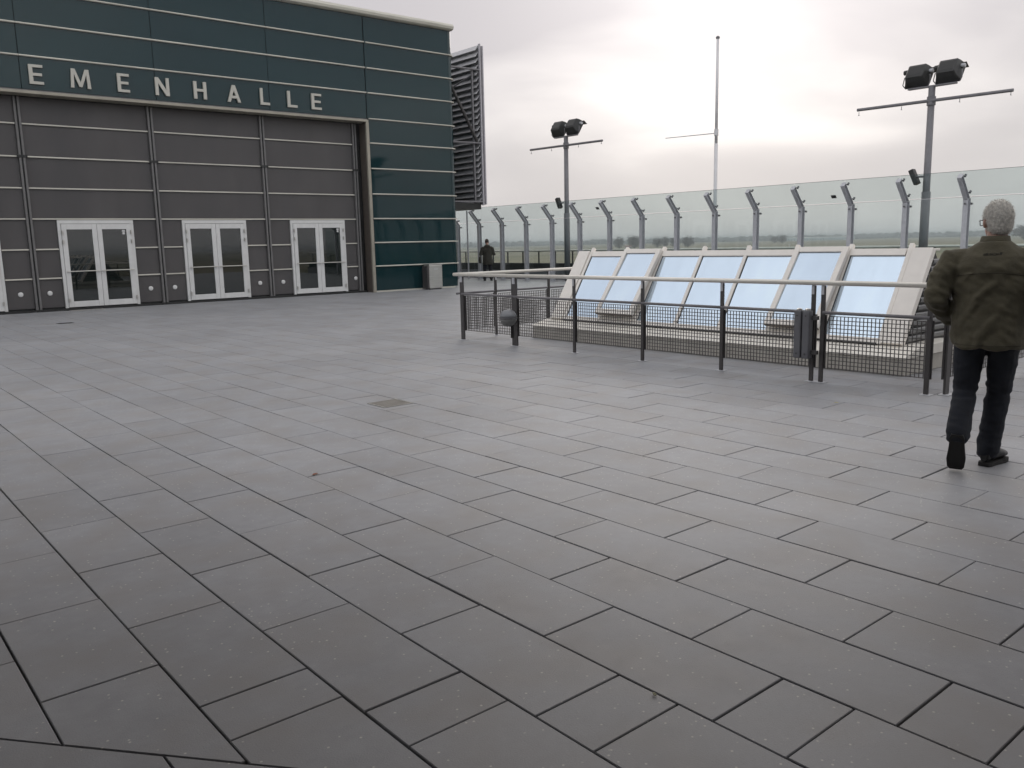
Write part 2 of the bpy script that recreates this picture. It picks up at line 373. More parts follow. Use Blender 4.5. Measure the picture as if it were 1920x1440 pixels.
# cornice, roof, body behind the glass
cp = [(YG+0.25, 8.70), (YG-0.06, 8.70), (YG-0.15, 8.74), (YG-0.17, 8.82), (YG-0.12, 8.90), (YG, 8.93), (YG+0.25, 8.93)]
part(MB().prism(cp, 0, XE+0.18, 'X'), 'cornice', m_fin, hall, bevel=0.01)
part(MB().box(0, XE+RC-0.04, YG+0.45, 40, 0, 8.72).box(0, XE-0.01, YG+0.06, YG+0.449, 5.62, 8.69).box(CX[4]+0.06, XE-0.01, YG+0.06, YG+0.449, 0, 5.619), 'body', m_black, hall)
part(MB().box(XE+RC-0.035, XE+RC, YG+RC+0.01, 40, 0.05, 8.7), 'side_wall', m_teal, hall)
part(MB().box(0, XE+RC, YG+0.26, 40, 8.73, 8.80), 'roof', m_roof, hall)
part(MB().box(CX[4]+0.03, XE, YG-0.025, YG+0.03, 0.0, 0.05), 'base_strip', m_fin, hall)
# portal frame round the recess
part(MB().box(0, CX[4]+0.02, YG-0.07, YW, 5.46, 5.53), 'portal_head', m_bronze, hall, bevel=0.006)
part(MB().box(0, CX[4]-0.01, YG-0.035, YG+0.03, 5.535, 5.56), 'head_line', m_mull, hall)
part(MB().box(CX[4]-0.07, CX[4]+0.03, YG-0.06, YG+0.02, 0.0, 5.455), 'portal_edge', m_bronze, hall, bevel=0.005)
part(MB().box(CX[4]-0.055, CX[4]+0.02, YG+0.022, YW+0.02, 0.0, 5.437), 'portal_jamb', m_rust, hall)
# grey recessed wall: posts, panels, rails
PX = [1.55, 4.80, 8.04, 11.28, 14.42]
DX = [(2.19, 4.09), (5.44, 7.34), (8.68, 10.58), (12.01, 13.91)]
for x in PX:
    for dx in (-0.045, 0.045): part(MB().box(x+dx-0.026, x+dx+0.026, YW-0.075, YW+0.05, 0.06, 5.437), 'post', m_mull, hall, bevel=0.006)
    part(MB().box(x-0.02, x+0.02, YW-0.03, YW+0.05, 0.06, 5.437), 'post_joint', m_black, hall)
    for z in (3.97,): part(MB().box(x-0.12, x+0.12, YW-0.09, YW-0.06, z-0.03, z+0.03), 'bracket', m_black, hall)
GZ = [0.10, 0.866, 1.62, 2.40, 3.18, 3.965, 4.776, 5.437]
def grey(x0, x1, z0, z1):
    M = Matrix.Translation(((x0+x1)/2, YW, (z0+z1)/2)) @ Matrix.Rotation(random.gauss(0, 0.004), 4, 'X') @ Matrix.Rotation(random.gauss(0, 0.004), 4, 'Z')
    w, h = (x1-x0)/2-0.004, (z1-z0)/2-0.004
    part(MB().box(-w, w, 0, 0.04, -h, h, M), 'grey_panel', m_perf, hall)
def rail(x0, x1, z): part(MB().box(x0, x1, YW-0.05, YW+0.01, z-0.018, z+0.018), 'rail', m_fin, hall, bevel=0.006)
for i in range(4):
    a, b = PX[i]+0.075, PX[i+1]-0.075; da, db = DX[i]
    for z0, z1 in zip(GZ[3:], GZ[4:]): grey(a, b, z0, z1)
    for z in GZ[3:7]: rail(a, b, z)
    for z0, z1 in zip(GZ[:3], GZ[1:4]): grey(a, da-0.01, z0, z1); grey(db+0.01, b, z0, z1)
    for z in GZ[1:3]: rail(a, da-0.012, z); rail(db+0.012, b, z)
    for x in (da-0.34, db+0.33):
        if a < x < b: part(MB().lathe([(0.062, 0), (0.062, 0.018), (0.035, 0.03)], (x, YW-0.005, 0.48), (0, -1, 0), 14), 'cover_plate', m_white, hall)
part(MB().box(0, CX[4]-0.06, YW-0.06, YW+0.3, 0.0, 0.06), 'plinth', m_black, hall)
# double doors
for i, (da, db) in enumerate(DX):
    dr = MB()
    dr.box(da, db, YW-0.06, YW+0.03, 2.28, 2.37).box(da, da+0.075, YW-0.06, YW+0.03, 0.065, 2.278).box(db-0.075, db, YW-0.06, YW+0.03, 0.065, 2.278)
    d = part(dr, 'double_door', m_white, hall, bevel=0.005)
    mid = (da+db)/2
    for sgn, (a, b) in ((-1, (da+0.08, mid-0.004)), (1, (mid+0.004, db-0.08))):
        part(MB().box(a, a+0.12, YW-0.085, YW-0.02, 0.085, 2.27).box(b-0.12, b, YW-0.085, YW-0.02, 0.085, 2.27)
             .box(a+0.121, b-0.121, YW-0.085, YW-0.02, 2.13, 2.27).box(a+0.121, b-0.121, YW-0.085, YW-0.02, 0.085, 0.235), 'leaf_frame', m_white, d, bevel=0.004)
        M = Matrix.Translation(((a+b)/2, YW-0.05, 1.18)) @ Matrix.Rotation(random.gauss(0, 0.004), 4, 'Z')
        w = (b-a)/2-0.115
        part(MB().box(-w, w, 0, 0.02, -0.95, 0.955, M), 'pane', m_door, d)
        part(MB().tube((a+0.02, YW-0.14, 1.03), (b-0.02, YW-0.14, 1.03), 0.014).tube((a+0.06, YW-0.14, 1.03), (a+0.06, YW-0.08, 1.03), 0.012).tube((b-0.06, YW-0.14, 1.03), (b-0.06, YW-0.08, 1.03), 0.012), 'push_bar', m_steel, d)
        hx = a+0.01 if sgn < 0 else b-0.01
        for z in (0.27, 1.80, 2.05): part(MB().tube((hx, YW-0.105, z-0.05), (hx, YW-0.105, z+0.05), 0.02, n=10), 'hinge', m_steel, d)
    if i in (1, 3):
        part(MB().box(db-0.31, db-0.23, YW-0.0545, YW-0.0515, 2.06, 2.11).box(db-0.30, db-0.24, YW-0.0545, YW-0.0515, 1.99, 2.05), 'pictogram', m_white, d)
# lettering
LET = {
 'E': [[(0,0),(.72,0),(.72,.14),(.2,.14),(.2,.43),(.66,.43),(.66,.57),(.2,.57),(.2,.86),(.72,.86),(.72,1),(0,1)]],
 'L': [[(0,0),(.72,0),(.72,.15),(.2,.15),(.2,1),(0,1)]],
 'H': [[(0,0),(.2,0),(.2,.43),(.62,.43),(.62,0),(.82,0),(.82,1),(.62,1),(.62,.58),(.2,.58),(.2,1),(0,1)]],
 'N': [[(0,0),(.18,0),(.18,.68),(.62,0),(.82,0),(.82,1),(.64,1),(.64,.32),(.2,1),(0,1)]],
 'M': [[(0,0),(.17,0),(.2,.72),(.45,.06),(.6,.06),(.86,.72),(.89,0),(1.07,0),(1.0,1),(.8,1),(.53,.3),(.27,1),(.07,1)]],
 'A': [[(0,0),(.19,0),(.26,.24),(.26,.38),(.42,.82),(.58,.38),(.26,.38),(.26,.24),(.62,.24),(.69,0),(.88,0),(.53,1),(.34,1)]]}
import bmesh
def letter(ch, x0, x1, z0=5.70, z1=6.17):
    me = bpy.data.meshes.new('letter'); bm = bmesh.new()
    polys_ = LET[ch]
    if ch == 'A': polys_ = [[(0,0),(.19,0),(.50,.86),(.53,1),(.34,1)], [(.88,0),(.69,0),(.37,.86),(.345,1.0),(.53,1)], [(.2,.22),(.68,.22),(.63,.37),(.25,.37)]]
    wd = max(p[0] for q in polys_ for p in q)
    for k, q in enumerate(polys_):
        q = [(x0 + u/wd*(x1-x0), z0 + w*(z1-z0)) for u, w in q]
        dd = 0.002*k
        vf = [bm.verts.new((u-11, -0.075-dd, w)) for u, w in q]; vb = [bm.verts.new((u-11, -0.015, w)) for u, w in q]
        n = len(q); bm.faces.new(vf); bm.faces.new(vb[::-1])
        for i in range(n): bm.faces.new((vf[i], vb[i], vb[(i+1) % n], vf[(i+1) % n]))
    bmesh.ops.recalc_face_normals(bm, faces=bm.faces); bmesh.ops.triangulate(bm, faces=[f for f in bm.faces if len(f.verts) > 4])
    bm.to_mesh(me); bm.free(); obj('letter', me, m_letter, hall)
m_letter = mat('letter_metal', (0.52, 0.50, 0.44), 0.4, 0.1, var=0.05)
for ch, a, b in (('E',5.08,5.40),('M',6.02,6.50),('E',7.16,7.46),('N',8.13,8.50),('H',9.17,9.53),('A',10.13,10.52),('L',11.12,11.41),('L',11.98,12.29),('E',12.77,13.10)): letter(ch, a, b)
# sun screen on the far side
scr = empty('sun_screen', (20, 25.2, 2.8), label='louvred sun screen on braces at the right corner of the teal hall', cat='sun screen')
z = 3.1
while z < 8.55:
    M = Matrix.Translation((19.80, 0, z)) @ Matrix.Rotation(R(38), 4, 'Y')
    part(MB().box(-0.01, 0.01, 25.26, 33, -0.115, 0.115, M), 'blade', m_blade, scr); z += 0.215
part(MB().box(19.86, 19.92, 25.18, 25.25, 2.92, 8.62), 'end_post', m_lilac, scr)
part(MB().box(19.97, 20.02, 25.16, 25.25, 2.95, 8.55), 'end_post', m_lilac, scr)
part(MB().box(19.58, 19.64, 25.3, 25.37, 3.0, 7.72), 'inner_post', m_mast, scr)
for z in (3.05, 5.15, 7.72): part(MB().tube((18.3, 25.33, z), (19.9, 25.22, z), 0.035), 'strut', m_mast, scr)
part(MB().tube((18.36, 25.28, 7.5), (19.72, 25.26, 5.2), 0.055), 'brace', m_dark, scr)
part(MB().tube((19.72, 25.33, 7.6), (19.2, 27.2, 6.9), 0.03), 'brace', m_mast, scr)
part(MB().box(18.32, 19.85, 25.3, 33, 2.78, 3.0), 'bottom_tray', m_black, scr)
part(MB().box(19.93, 19.945, 25.26, 33, 2.95, 8.6), 'back_sheet', m_blade, scr)

# unseen wall and overhang, added to shade the near paving and darken glass reflections
tw = tag(MB().box(-16, 26, -0.4, 0, 0.0, 9).build('added_shade_wall', m_perf), kind='structure')
tw.matrix_world = Matrix.Translation((-dn.x*2.6, -dn.y*2.6, 0)) @ Matrix(((dl.x, dn.x, 0), (dl.y, dn.y, 0), (0, 0, 1))).to_4x4()
for k in range(15):
    MB().box(-15.8+k*2.7, -13.35+k*2.7, 0.002, 0.03, 0.1, 3.0).build('added_wall_pane', m_door, tw)
    MB().box(-15.8+k*2.7, -13.35+k*2.7, 0.002, 0.03, 3.3, 6.0).build('added_wall_pane', m_teal, tw)
    MB().box(-13.34+k*2.7, -13.12+k*2.7, 0.002, 0.12, 0.0, 8.9).build('added_wall_pilaster', m_mull, tw)
MB().box(-16, 12, 0.002, 6.1, 2.85, 3.05).build('added_shade_canopy', m_mull, tw)  # unseen slab added overhead to darken the foreground paving

# ---------------------------------------------------------------- bin, drains, threshold, leaves
bn = empty('litter_bin', (16.88, 24.3, 0), label='stainless steel litter bin standing against the teal glass wall', cat='litter bin')
part(MB().box(16.62, 17.17, 24.15, 24.5, 0.03, 0.84), 'body', m_steel, bn, bevel=0.03)
part(MB().box(16.55, 16.615, 24.18, 24.48, 0.03, 0.80), 'side_panel', m_dark, bn, bevel=0.01)
part(MB().box(16.60, 17.19, 24.13, 24.52, 0.842, 0.875), 'lid', m_steel, bn, bevel=0.012)
part(MB().box(16.82, 16.97, 24.1455, 24.1495, 0.68, 0.70).box(16.82, 16.86, 24.1455, 24.1495, 0.705, 0.73).box(16.88, 16.92, 24.1455, 24.1495, 0.705, 0.73).box(16.94, 16.97, 24.1455, 24.1495, 0.705, 0.73), 'emblem', m_white, bn)
part(MB().box(16.66, 17.13, 24.19, 24.46, 0.001, 0.029), 'foot', m_black, bn)
def drain(x0, x1, y0, y1, label, m1, m2, nb=9):
    d = empty('drain_cover', ((x0+x1)/2, (y0+y1)/2, 0), label=label, cat='drain cover', group='drain covers in the paving')
    part(MB().box(x0, x0+.022, y0, y1, 0.0005, 0.006).box(x1-.022, x1, y0, y1, 0.0005, 0.006).box(x0+.0221, x1-.0221, y0, y0+.014, 0.0005, 0.005).box(x0+.0221, x1-.0221, y1-.014, y1, 0.0005, 0.005), 'frame', m1, d)
    mb = MB(); s = (y1-y0-0.03)/nb
    for k in range(nb): mb.box(x0+.023, x1-.023, y0+.015+k*s+.25*s, y0+.015+(k+1)*s-.25*s, 0.0006, 0.004)
    part(mb, 'grate', m2, d)
m_grate = mat('grate_steel', (0.30, 0.28, 0.25), 0.5, 0.3)
drain(4.125, 4.455, 6.83, 7.15, 'square steel drain cover set in the middle of the paving', m_steel, m_grate)
drain(4.26, 4.575, 20.38, 20.62, 'small dark slot drain in the paving before the left doors', m_dark, m_black, 5)
tag(MB().box(5.50, 6.33, 24.62, 24.90, 0.0012, 0.012).build('threshold_plate', m_steel), 'pale metal threshold plate on the floor before the left doors', 'threshold')
m_leaf = [mat('leaf_orange', (0.22, 0.07, 0.03), 0.6), mat('leaf_olive', (0.10, 0.095, 0.02), 0.6), mat('leaf_yellow', (0.45, 0.38, 0.1), 0.6)]
def leaf(x, y, s, k, label, rz):
    outl = [(-1,0),(-.6,.32),(-.1,.45),(.35,.34),(.7,.2),(1,0),(.7,-.22),(.3,-.4),(-.2,-.42),(-.65,-.28)]
    M = Matrix.Translation((x, y, 0.004)) @ Matrix.Rotation(rz, 4, 'Z')
    vs_ = [M @ Vector((u*s, w*s, 0.25*s*abs(w)**1.2+0.04*s*math.sin(u*4))) for u, w in outl]
    vs_ += [v + Vector((0, 0, 0.0015)) for v in vs_]; n = len(outl)
    mb = MB().add(vs_, [tuple(range(n))[::-1], tuple(range(n, 2*n))] + [(i, (i+1) % n, n+(i+1) % n, n+i) for i in range(n)])
    tag(mb.build('fallen_leaf', m_leaf[k]), label, 'leaf', 'fallen leaves on the paving')
leaf(2.53, 5.12, 0.03, 0, 'tiny orange brown leaf lying on a joint left of centre', 0.4)
leaf(2.045, 1.735, 0.013, 1, 'tiny olive leaf scrap on the foreground paving', 1.2)
leaf(7.18, 3.95, 0.02, 2, 'tiny yellow leaf on the paving before the right railing post', 2.2)

# ---------------------------------------------------------------- skylight
sk = empty('skylight', (9.6, 7.2, 0), label='sloping blue glass skylight with beige frames on a low concrete curb', cat='skylight')
FX_, FZ, TX, TZ = 9.34, 0.31, 9.98, 1.335
def SP(t, y, o=0.0):       # point on the slope: t 0 foot .. 1 ridge, o offset outwards
    dx, dz = TX-FX_, TZ-FZ; L_ = math.hypot(dx, dz); nx, nz = -dz/L_, dx/L_
    return Vector((FX_+dx*t+nx*o, y, FZ+dz*t+nz*o))
def slab(t0, t1, y0, y1, o0, o1, o0b=None, o1b=None):
    """slab on the slope; o* at the foot, o*b at the top"""
    a0, a1 = o0, o1; b0 = o0 if o0b is None else o0b; b1 = o1 if o1b is None else o1b
    vs_ = [SP(t0,y0,a0),SP(t0,y1,a0),SP(t1,y1,b0),SP(t1,y0,b0),SP(t0,y0,a1),SP(t0,y1,a1),SP(t1,y1,b1),SP(t1,y0,b1)]
    return MB().add(vs_, [(0,1,2,3),(7,6,5,4),(0,4,5,1),(1,5,6,2),(2,6,7,3),(3,7,4,0)])
part(MB().prism([(9.0,0.001),(11.6,0.001),(11.6,0.19),(9.0,0.185)], 4.2, 10.22, 'Y'), 'curb', m_curb, sk, bevel=0.008)
part(MB().prism([(8.985,0.188),(11.62,0.193),(11.62,0.21),(10.2,0.30),(9.36,0.292),(8.985,0.205)], 4.185, 10.235, 'Y'), 'curb_cap', m_zinc, sk)
for y in (5.3, 6.9, 8.4): part(MB().box(8.9965, 8.9995, y-0.004, y+0.004, 0.01, 0.18), 'curb_joint', m_dark, sk)
YM = [9.81, 9.072, 8.334, 7.595, 6.856, 6.118, 5.378, 4.64]
YE0, YE1 = 4.40, 10.06
prof = [(FX_+0.01, 0.27), (FX_+0.05, FZ), (TX+0.02, TZ-0.01), (TX+0.10, TZ-0.03), (10.95, 0.27)]
part(MB().prism(prof, YE0+0.01, YE1-0.01, 'Y'), 'body', m_black, sk)
# corrugated end walls
for ya, s in ((YE0, -1), (YE1, 1)):
    zz = 0.32
    while zz < TZ-0.1:
        t = (zz-FZ)/(TZ-FZ); x0 = FX_ + (TX-FX_)*t + 0.10; x1 = 10.93 - (10.93-TX-0.1)*(zz-0.27)/(TZ-0.3)
        if x1 > x0+0.05: part(MB().prism([(ya-0.012, zz), (ya+s*0.028, zz+0.02), (ya+s*0.028, zz+0.045), (ya-0.012, zz+0.06)][::s], x0, x1, 'X'), 'corrugation', m_corr, sk)
        zz += 0.085
for ya, yb in ((YE0-0.03, YM[-1]-0.035), (YM[0]+0.035, YE1+0.03)):
    part(slab(-0.02, 1.0, ya, yb, -0.03, 0.05), 'cheek', m_alu, sk, bevel=0.004)
part(slab(0.925, 1.0, YM[-1]+0.036, YM[0]-0.036, -0.03, 0.035), 'ridge_board', m_alu, sk, bevel=0.004)
part(slab(-0.02, 0.035, YM[-1]+0.036, YM[0]-0.036, -0.03, 0.025), 'foot_board', m_alu, sk, bevel=0.004)
part(MB().box(TX-0.03, TX+0.16, YE0-0.02, YE1+0.02, TZ-0.012, TZ+0.01), 'ridge_cap', m_alu, sk, bevel=0.003)
part(slab(-0.035, -0.021, YM[-1]+0.02, YM[0]+0.02, -0.03, 0.04), 'foot_seal', m_rubber, sk)
for y in YM:
    part(slab(-0.03, 1.06, y-0.026, y+0.026, -0.02, 0.034), 'mullion', m_alu, sk, bevel=0.005)
    part(slab(0.0, 0.93, y-0.034, y-0.0265, 0.0, 0.02), 'gasket', m_rubber, sk)
for i in range(7):
    a, b = YM[i+1]+0.027, YM[i]-0.035
    if i in (1, 5):            # open vents, hinged at the top
        o0, o1, p0, p1 = 0.115, 0.175, 0.035, 0.095
        fr = MB()
        for q in (slab(0.05, 1.0, a-0.04, a+0.035, o0, o1, p0, p1), slab(0.05, 1.0, b-0.06, b+0.012, o0, o1, p0, p1),
                  slab(0.94, 1.0, a+0.0351, b-0.0601, p0, p1), slab(0.05, 0.11, a+0.0351, b-0.0601, o0, o1)): fr.add(q.v, q.f)
        v = part(fr, 'vent_sash', m_alu, sk, bevel=0.004)
        part(slab(0.10, 0.95, a+0.03, b-0.055, o0+0.03, o1-0.02, p0+0.03, p1-0.02), 'pane', m_sky_glass, v)
        part(slab(0.045, 0.0495, a-0.04, b+0.012, o0-0.01, o1-0.01), 'drip_edge', m_rust, v)
        fr = MB()
        for q in (slab(0.03, 0.95, a-0.005, a+0.05, -0.01, 0.045), slab(0.03, 0.95, b-0.05, b, -0.01, 0.045), slab(0.03, 0.08, a+0.051, b-0.051, -0.01, 0.045)): fr.add(q.v, q.f)
        part(fr, 'vent_frame', m_zinc, sk)
    else:
        M = 0.002*random.uniform(-1, 1)
        part(slab(0.03, 0.93, a, b, 0.0, 0.014, M, 0.014+M), 'pane', m_sky_glass, sk)

# ---------------------------------------------------------------- railing round the skylight
rl = empty('railing', (8.1, 7.2, 0), label='dark steel railing with pale handrail and wire mesh round the skylight', cat='railing')
XR, YA, YB, XB = 8.1, 11.0, 3.50, 12.9
def post(x, y, ax, wide=False, dbl=False):
    hw = (0.06 if wide == 2 else 0.042) if wide else 0.022
    offs = (-0.055, 0.055) if dbl else (0.0,)
    for o in offs:
        def B(h, d0_, d1, z0, z1):
            return MB().box(x+d0_, x+d1, y+o-h, y+o+h, z0, z1) if ax == 'Y' else MB().box(x+o-h, x+o+h, y+d0_, y+d1, z0, z1)
        part(B(hw, -0.012, 0.012, 0.0075, 1.01), 'post', m_dark, rl, bevel=0.002)
        part(B(hw+0.03, -0.05, 0.05, 0.0008, 0.007), 'base_plate', m_galv, rl)
        part(B(hw+0.012, 0.0125, 0.030, 0.15, 0.71), 'mesh_clamp', m_dark, rl, bevel=0.002)
        part(B(0.014, -0.02, 0.013, 0.92, 1.02) if not wide else B(0.03, -0.02, 0.013, 0.92, 1.02), 'rail_bracket', m_galv, rl)
front = [10.88, 9.59, 8.33, 7.10, 5.90, 4.70, 3.555]
for k, y in enumerate(front): post(XR, y, 'Y', wide=(2 if k == 1 else k == 0), dbl=(k == 5))
right = [8.24, 9.32, 10.40, 11.48, 12.5]; left = [8.9, 10.1, 11.3, 12.5]
for x_ in right: post(x_, YB-0.07, 'X', wide=(x_ == 8.24))
for x_ in left: post(x_, YA+0.02, 'X')
for y in (9.6, 7.1, 4.7): post(XB, y, 'Y')
RT = 0.026
def handrail(a, b): part(MB().tube(a, b, RT, RT, 14), 'handrail', m_rail, rl, smooth=True)
handrail((XR-0.02, YB-0.12, 1.04), (XR-0.02, YA+0.06, 1.04)); handrail((XR-0.02, YA+0.03, 1.041), (XB, YA+0.03, 1.041))
handrail((XR-0.02, YB-0.09, 1.041), (XB, YB-0.09, 1.041)); handrail((XB, YB-0.09, 1.04), (XB, YA+0.03, 1.04))
def midrail(a, b): part(MB().tube(a, b, 0.017, 0.017, 10), 'mid_rail', m_mast, rl, smooth=True)
yy = [YA+0.02] + front[:5] + [4.76, 4.64] + front[6:]
for a, b in zip(yy, yy[1:]):
    if abs(a-b) > 0.2: midrail((XR-0.01, a, 0.735), (XR-0.01, b, 0.735))
midrail((XR, YA+0.03, 0.735), (XB, YA+0.03, 0.735)); midrail((XR+0.14, YB-0.09, 0.735), (XB, YB-0.09, 0.735)); midrail((XB, YB, 0.735), (XB, YA, 0.735))
def mesh_panel(p, q):
    p = Vector(p); q = Vector(q); d = (q-p); L_ = d.length; d.normalize(); nrm = Vector((-d.y, d.x, 0)); mb = MB()
    Mx = Matrix((d, nrm, Vector((0,0,1)))).transposed().to_4x4(); Mx.translation = p
    n = max(2, round(L_/0.0405)); s = L_/n
    for k in range(n+1): mb.box(k*s-0.004, k*s+0.004, -0.003, 0.003, 0.15, 0.70, Mx)
    m_ = 13
    for k in range(m_+1):
        z_ = 0.155 + k*0.54/m_; mb.box(0, L_, 0.0032, 0.0082, z_-0.0038, z_+0.0038, Mx)
    part(mb, 'wire_mesh', m_mesh, rl, kind='stuff')
for a, b in zip(yy, yy[1:]):
    if abs(a-b) > 0.2: mesh_panel((XR+0.036, a-0.05, 0), (XR+0.036, b+0.05, 0))
for a, b in zip(right, right[1:]): mesh_panel((a+0.03, YB-0.04, 0), (b-0.03, YB-0.04, 0))
for a, b in zip([8.14]+left, left): mesh_panel((a+0.03, YA-0.02, 0), (b-0.03, YA-0.02, 0))
for a, b in ((9.6, 7.1), (7.1, 4.7)): mesh_panel((XB-0.04, a-0.05, 0), (XB-0.04, b+0.05, 0))

lamp = empty('bulkhead_lamp', (8.03, 9.60, 0.3), label='round grey bulkhead lamp fixed low on the second railing post', cat='lamp')
m_lampgrey = mat('lamp_grey', (0.20, 0.205, 0.215), 0.4, 0.1)
prof_l = [(0.0, -0.125), (0.05, -0.12), (0.095, -0.09), (0.118, -0.045), (0.125, -0.006)]
prof_u = [(0.125, 0.006), (0.121, 0.045), (0.10, 0.09), (0.06, 0.118), (0.0, 0.128)]
lc = (7.94, 9.55, 0.43)
part(MB().lathe(prof_l, lc, n=24), 'lower_bowl', mat('lamp_lens', (0.15, 0.15, 0.145), 0.25), lamp, smooth=True)
part(MB().lathe(prof_u, lc, n=24), 'dome', m_lampgrey, lamp, smooth=True)
part(MB().lathe([(0.11, -0.0065), (0.133, -0.005), (0.133, 0.005), (0.11, 0.0065)], lc, n=24), 'seam_ring', m_mast, lamp)
part(MB().box(8.02, 8.085, 9.56, 9.64, 0.36, 0.50), 'wall_bracket', m_mast, lamp, bevel=0.008)
part(MB().tube((8.07, 9.64, 0.45), (8.07, 9.64, 0.12), 0.012), 'cable', m_black, lamp)

m_boxgrey = mat('box_grey', (0.13, 0.13, 0.14), 0.5, 0.2)
bx_ = empty('grey_junction_box', (8.0, 4.81, 0.24), label='pair of grey metal cable housings strapped beside the double railing post', cat='cable box')
for y in (4.775, 4.872):
    h = part(MB().box(7.99, 8.07, y-0.042, y+0.042, 0.25, 0.755), 'housing', m_boxgrey, bx_, bevel=0.012)
    part(MB().lathe([(0.03, 0), (0.03, 0.012), (0.012, 0.02)], (8.03, y, 0.7555), n=12), 'cap', m_steel, h)
part(MB().box(8.02, 8.05, 4.818, 4.829, 0.26, 0.74), 'gap_strip', m_black, bx_)
part(MB().box(8.03, 8.06, 4.66, 4.73, 0.66, 0.70).box(8.03, 8.06, 4.66, 4.73, 0.30, 0.34), 'strap', m_dark, bx_)
for y in (4.775, 4.872):
    for z in (0.30, 0.70): part(MB().lathe([(0.008, 0), (0.008, 0.006)], (7.9895, y, z), (-1, 0, 0), 8), 'bolt', m_dark, bx_)

# ---------------------------------------------------------------- glass fence
XF = 22.8; KZ = 2.37; TXF, TZF = 22.33, 2.90
FY = [29.24 - 1.536*i for i in range(-1, 16)]
fence = empty('glass_fence', (XF, 18, 0), label='tall inward leaning glass fence on grey cranked steel posts', cat='fence')
bd = Vector((TXF-XF, 0, TZF-KZ)).normalized(); bn_ = Vector((bd.z, 0, -bd.x))       # outward normal of the bent part
def ibeam(p0, d, nrm, length, wy=0.125, dp=0.15, t=0.012):
    """I section along d, flanges square to nrm, width along Y"""
    Mx = Matrix((nrm, Vector((0,1,0)), d)).transposed().to_4x4(); Mx.translation = p0
    return MB().box(-dp/2, -dp/2+t, -wy/2, wy/2, 0, length, Mx).box(dp/2-t, dp/2, -wy/2, wy/2, 0, length, Mx).box(-dp/2+t+.0005, dp/2-t-.0005, -0.006, 0.006, 0, length, Mx)
BL = math.hypot(TXF-XF, TZF-KZ)
proto = {}
def fpost(y):
    def shared(key, mb, m, par=fence, bevel=0):
        if key not in proto: proto[key] = mb().mesh(key.split('.')[0])
        return obj(key.split('.')[0], proto[key], m, par, bevel, loc=(0, y-18, 0) if par is fence else None)
    off = lambda mb: MB().add([(v[0]-XF, v[1], v[2]) for v in mb.v], mb.f)
    p = shared('post', lambda: off(ibeam(Vector((XF, 0, 0.001)), Vector((0,0,1)), Vector((1,0,0)), KZ)), m_galv)
    def bent():
        a = ibeam(Vector((XF, 0, KZ-0.03)) , bd, bn_, BL+0.03, 0.105, 0.13)
        e = Vector((TXF, 0, TZF)); Mx = Matrix((bn_, Vector((0,1,0)), bd)).transposed().to_4x4(); Mx.translation = e
        a.box(-0.075, 0.075, -0.06, 0.06, 0.0, 0.012, Mx); return off(a)
    shared('bent_arm', bent, m_galv)
    shared('base_plate', lambda: off(MB().box(XF-0.12, XF+0.12, -0.11, 0.11, 0.0008, 0.018)), m_galv)
    def clampf(base, dirv):
        def f():
            mb = MB(); e = base + dirv*0.06
            mb.tube(base, e, 0.016, n=8); mb.box(e.x-0.015, e.x+0.015, -0.055, 0.055, e.z-0.015, e.z+0.015)
            for s in (-0.055, 0.055): mb.tube(e + Vector((0, s, 0)) - dirv*0.02, e + Vector((0, s, 0)) + dirv*0.05, 0.03, n=10)
            return off(mb)
        return f
    ex = Vector((1, 0, 0))
    shared('clamp.a', clampf(Vector((XF+0.06, 0, 2.24)), ex), m_mast); shared('clamp.b', clampf(Vector((XF+0.06, 0, 0.35)), ex), m_mast)
    shared('clamp.c', clampf(Vector((XF, 0, KZ)) + bd*0.10 + bn_*0.05, bn_), m_mast); shared('clamp.d', clampf(Vector((XF, 0, KZ)) + bd*(BL-0.09) + bn_*0.05, bn_), m_mast)
    shared('clamp.e', lambda: off(MB().tube((XF-0.12, 0, 2.24), (XF-0.05, 0, 2.24), 0.016, n=8).tube((XF-0.12, 0, 2.24), (XF-0.10, 0, 2.24), 0.026, n=10)), m_mast)
for y in FY[:-1]: fpost(y)
for a, b in zip(FY, FY[1:]):
    y0, y1 = b+0.006, a-0.006
    part(MB().box(XF+0.12, XF+0.132, y0, y1, 0.08, 2.405), 'pane', m_fence_glass, fence)
    p0 = Vector((XF, 0, KZ)) + bn_*0.12 - bd*0.025; p1 = Vector((XF, 0, KZ)) + bn_*0.12 + bd*(BL+0.04)
    q0, q1 = p0 + bn_*0.012, p1 + bn_*0.012
    part(MB().add([(p.x, y, p.z) for y in (y0, y1) for p in (p0, q0, q1, p1)], [(0,1,2,3),(7,6,5,4),(0,4,5,1),(1,5,6,2),(2,6,7,3),(3,7,4,0)]), 'leaning_pane', m_fence_glass, fence)
    part(MB().box(p1.x-0.004, p1.x+0.014, y0, y1, p1.z+0.009, p1.z+0.017), 'pane_edge', m_edge, fence)
    part(MB().box(XF+0.116, XF+0.136, y0, y1, 2.4055, 2.414), 'pane_edge', m_white, fence)
for yc, zc_ in ((22.04, 2.56), (12.85, 2.47)):
    t = (zc_+0.06-KZ)/(TZF-KZ); c = Vector((XF, yc, KZ)) + bd*(BL*t) + bn_*0.114
    Mx = Matrix((bn_, Vector((0,1,0)), bd)).transposed().to_4x4(); Mx.translation = c
    part(MB().box(-0.002, 0.002, -0.075, 0.075, -0.055, 0.055, Mx), 'sticker', m_black, fence)
part(MB().tube((22.75, 30.02, 0), (22.75, 30.02, 2.95), 0.035), 'end_pole', m_galv, fence)

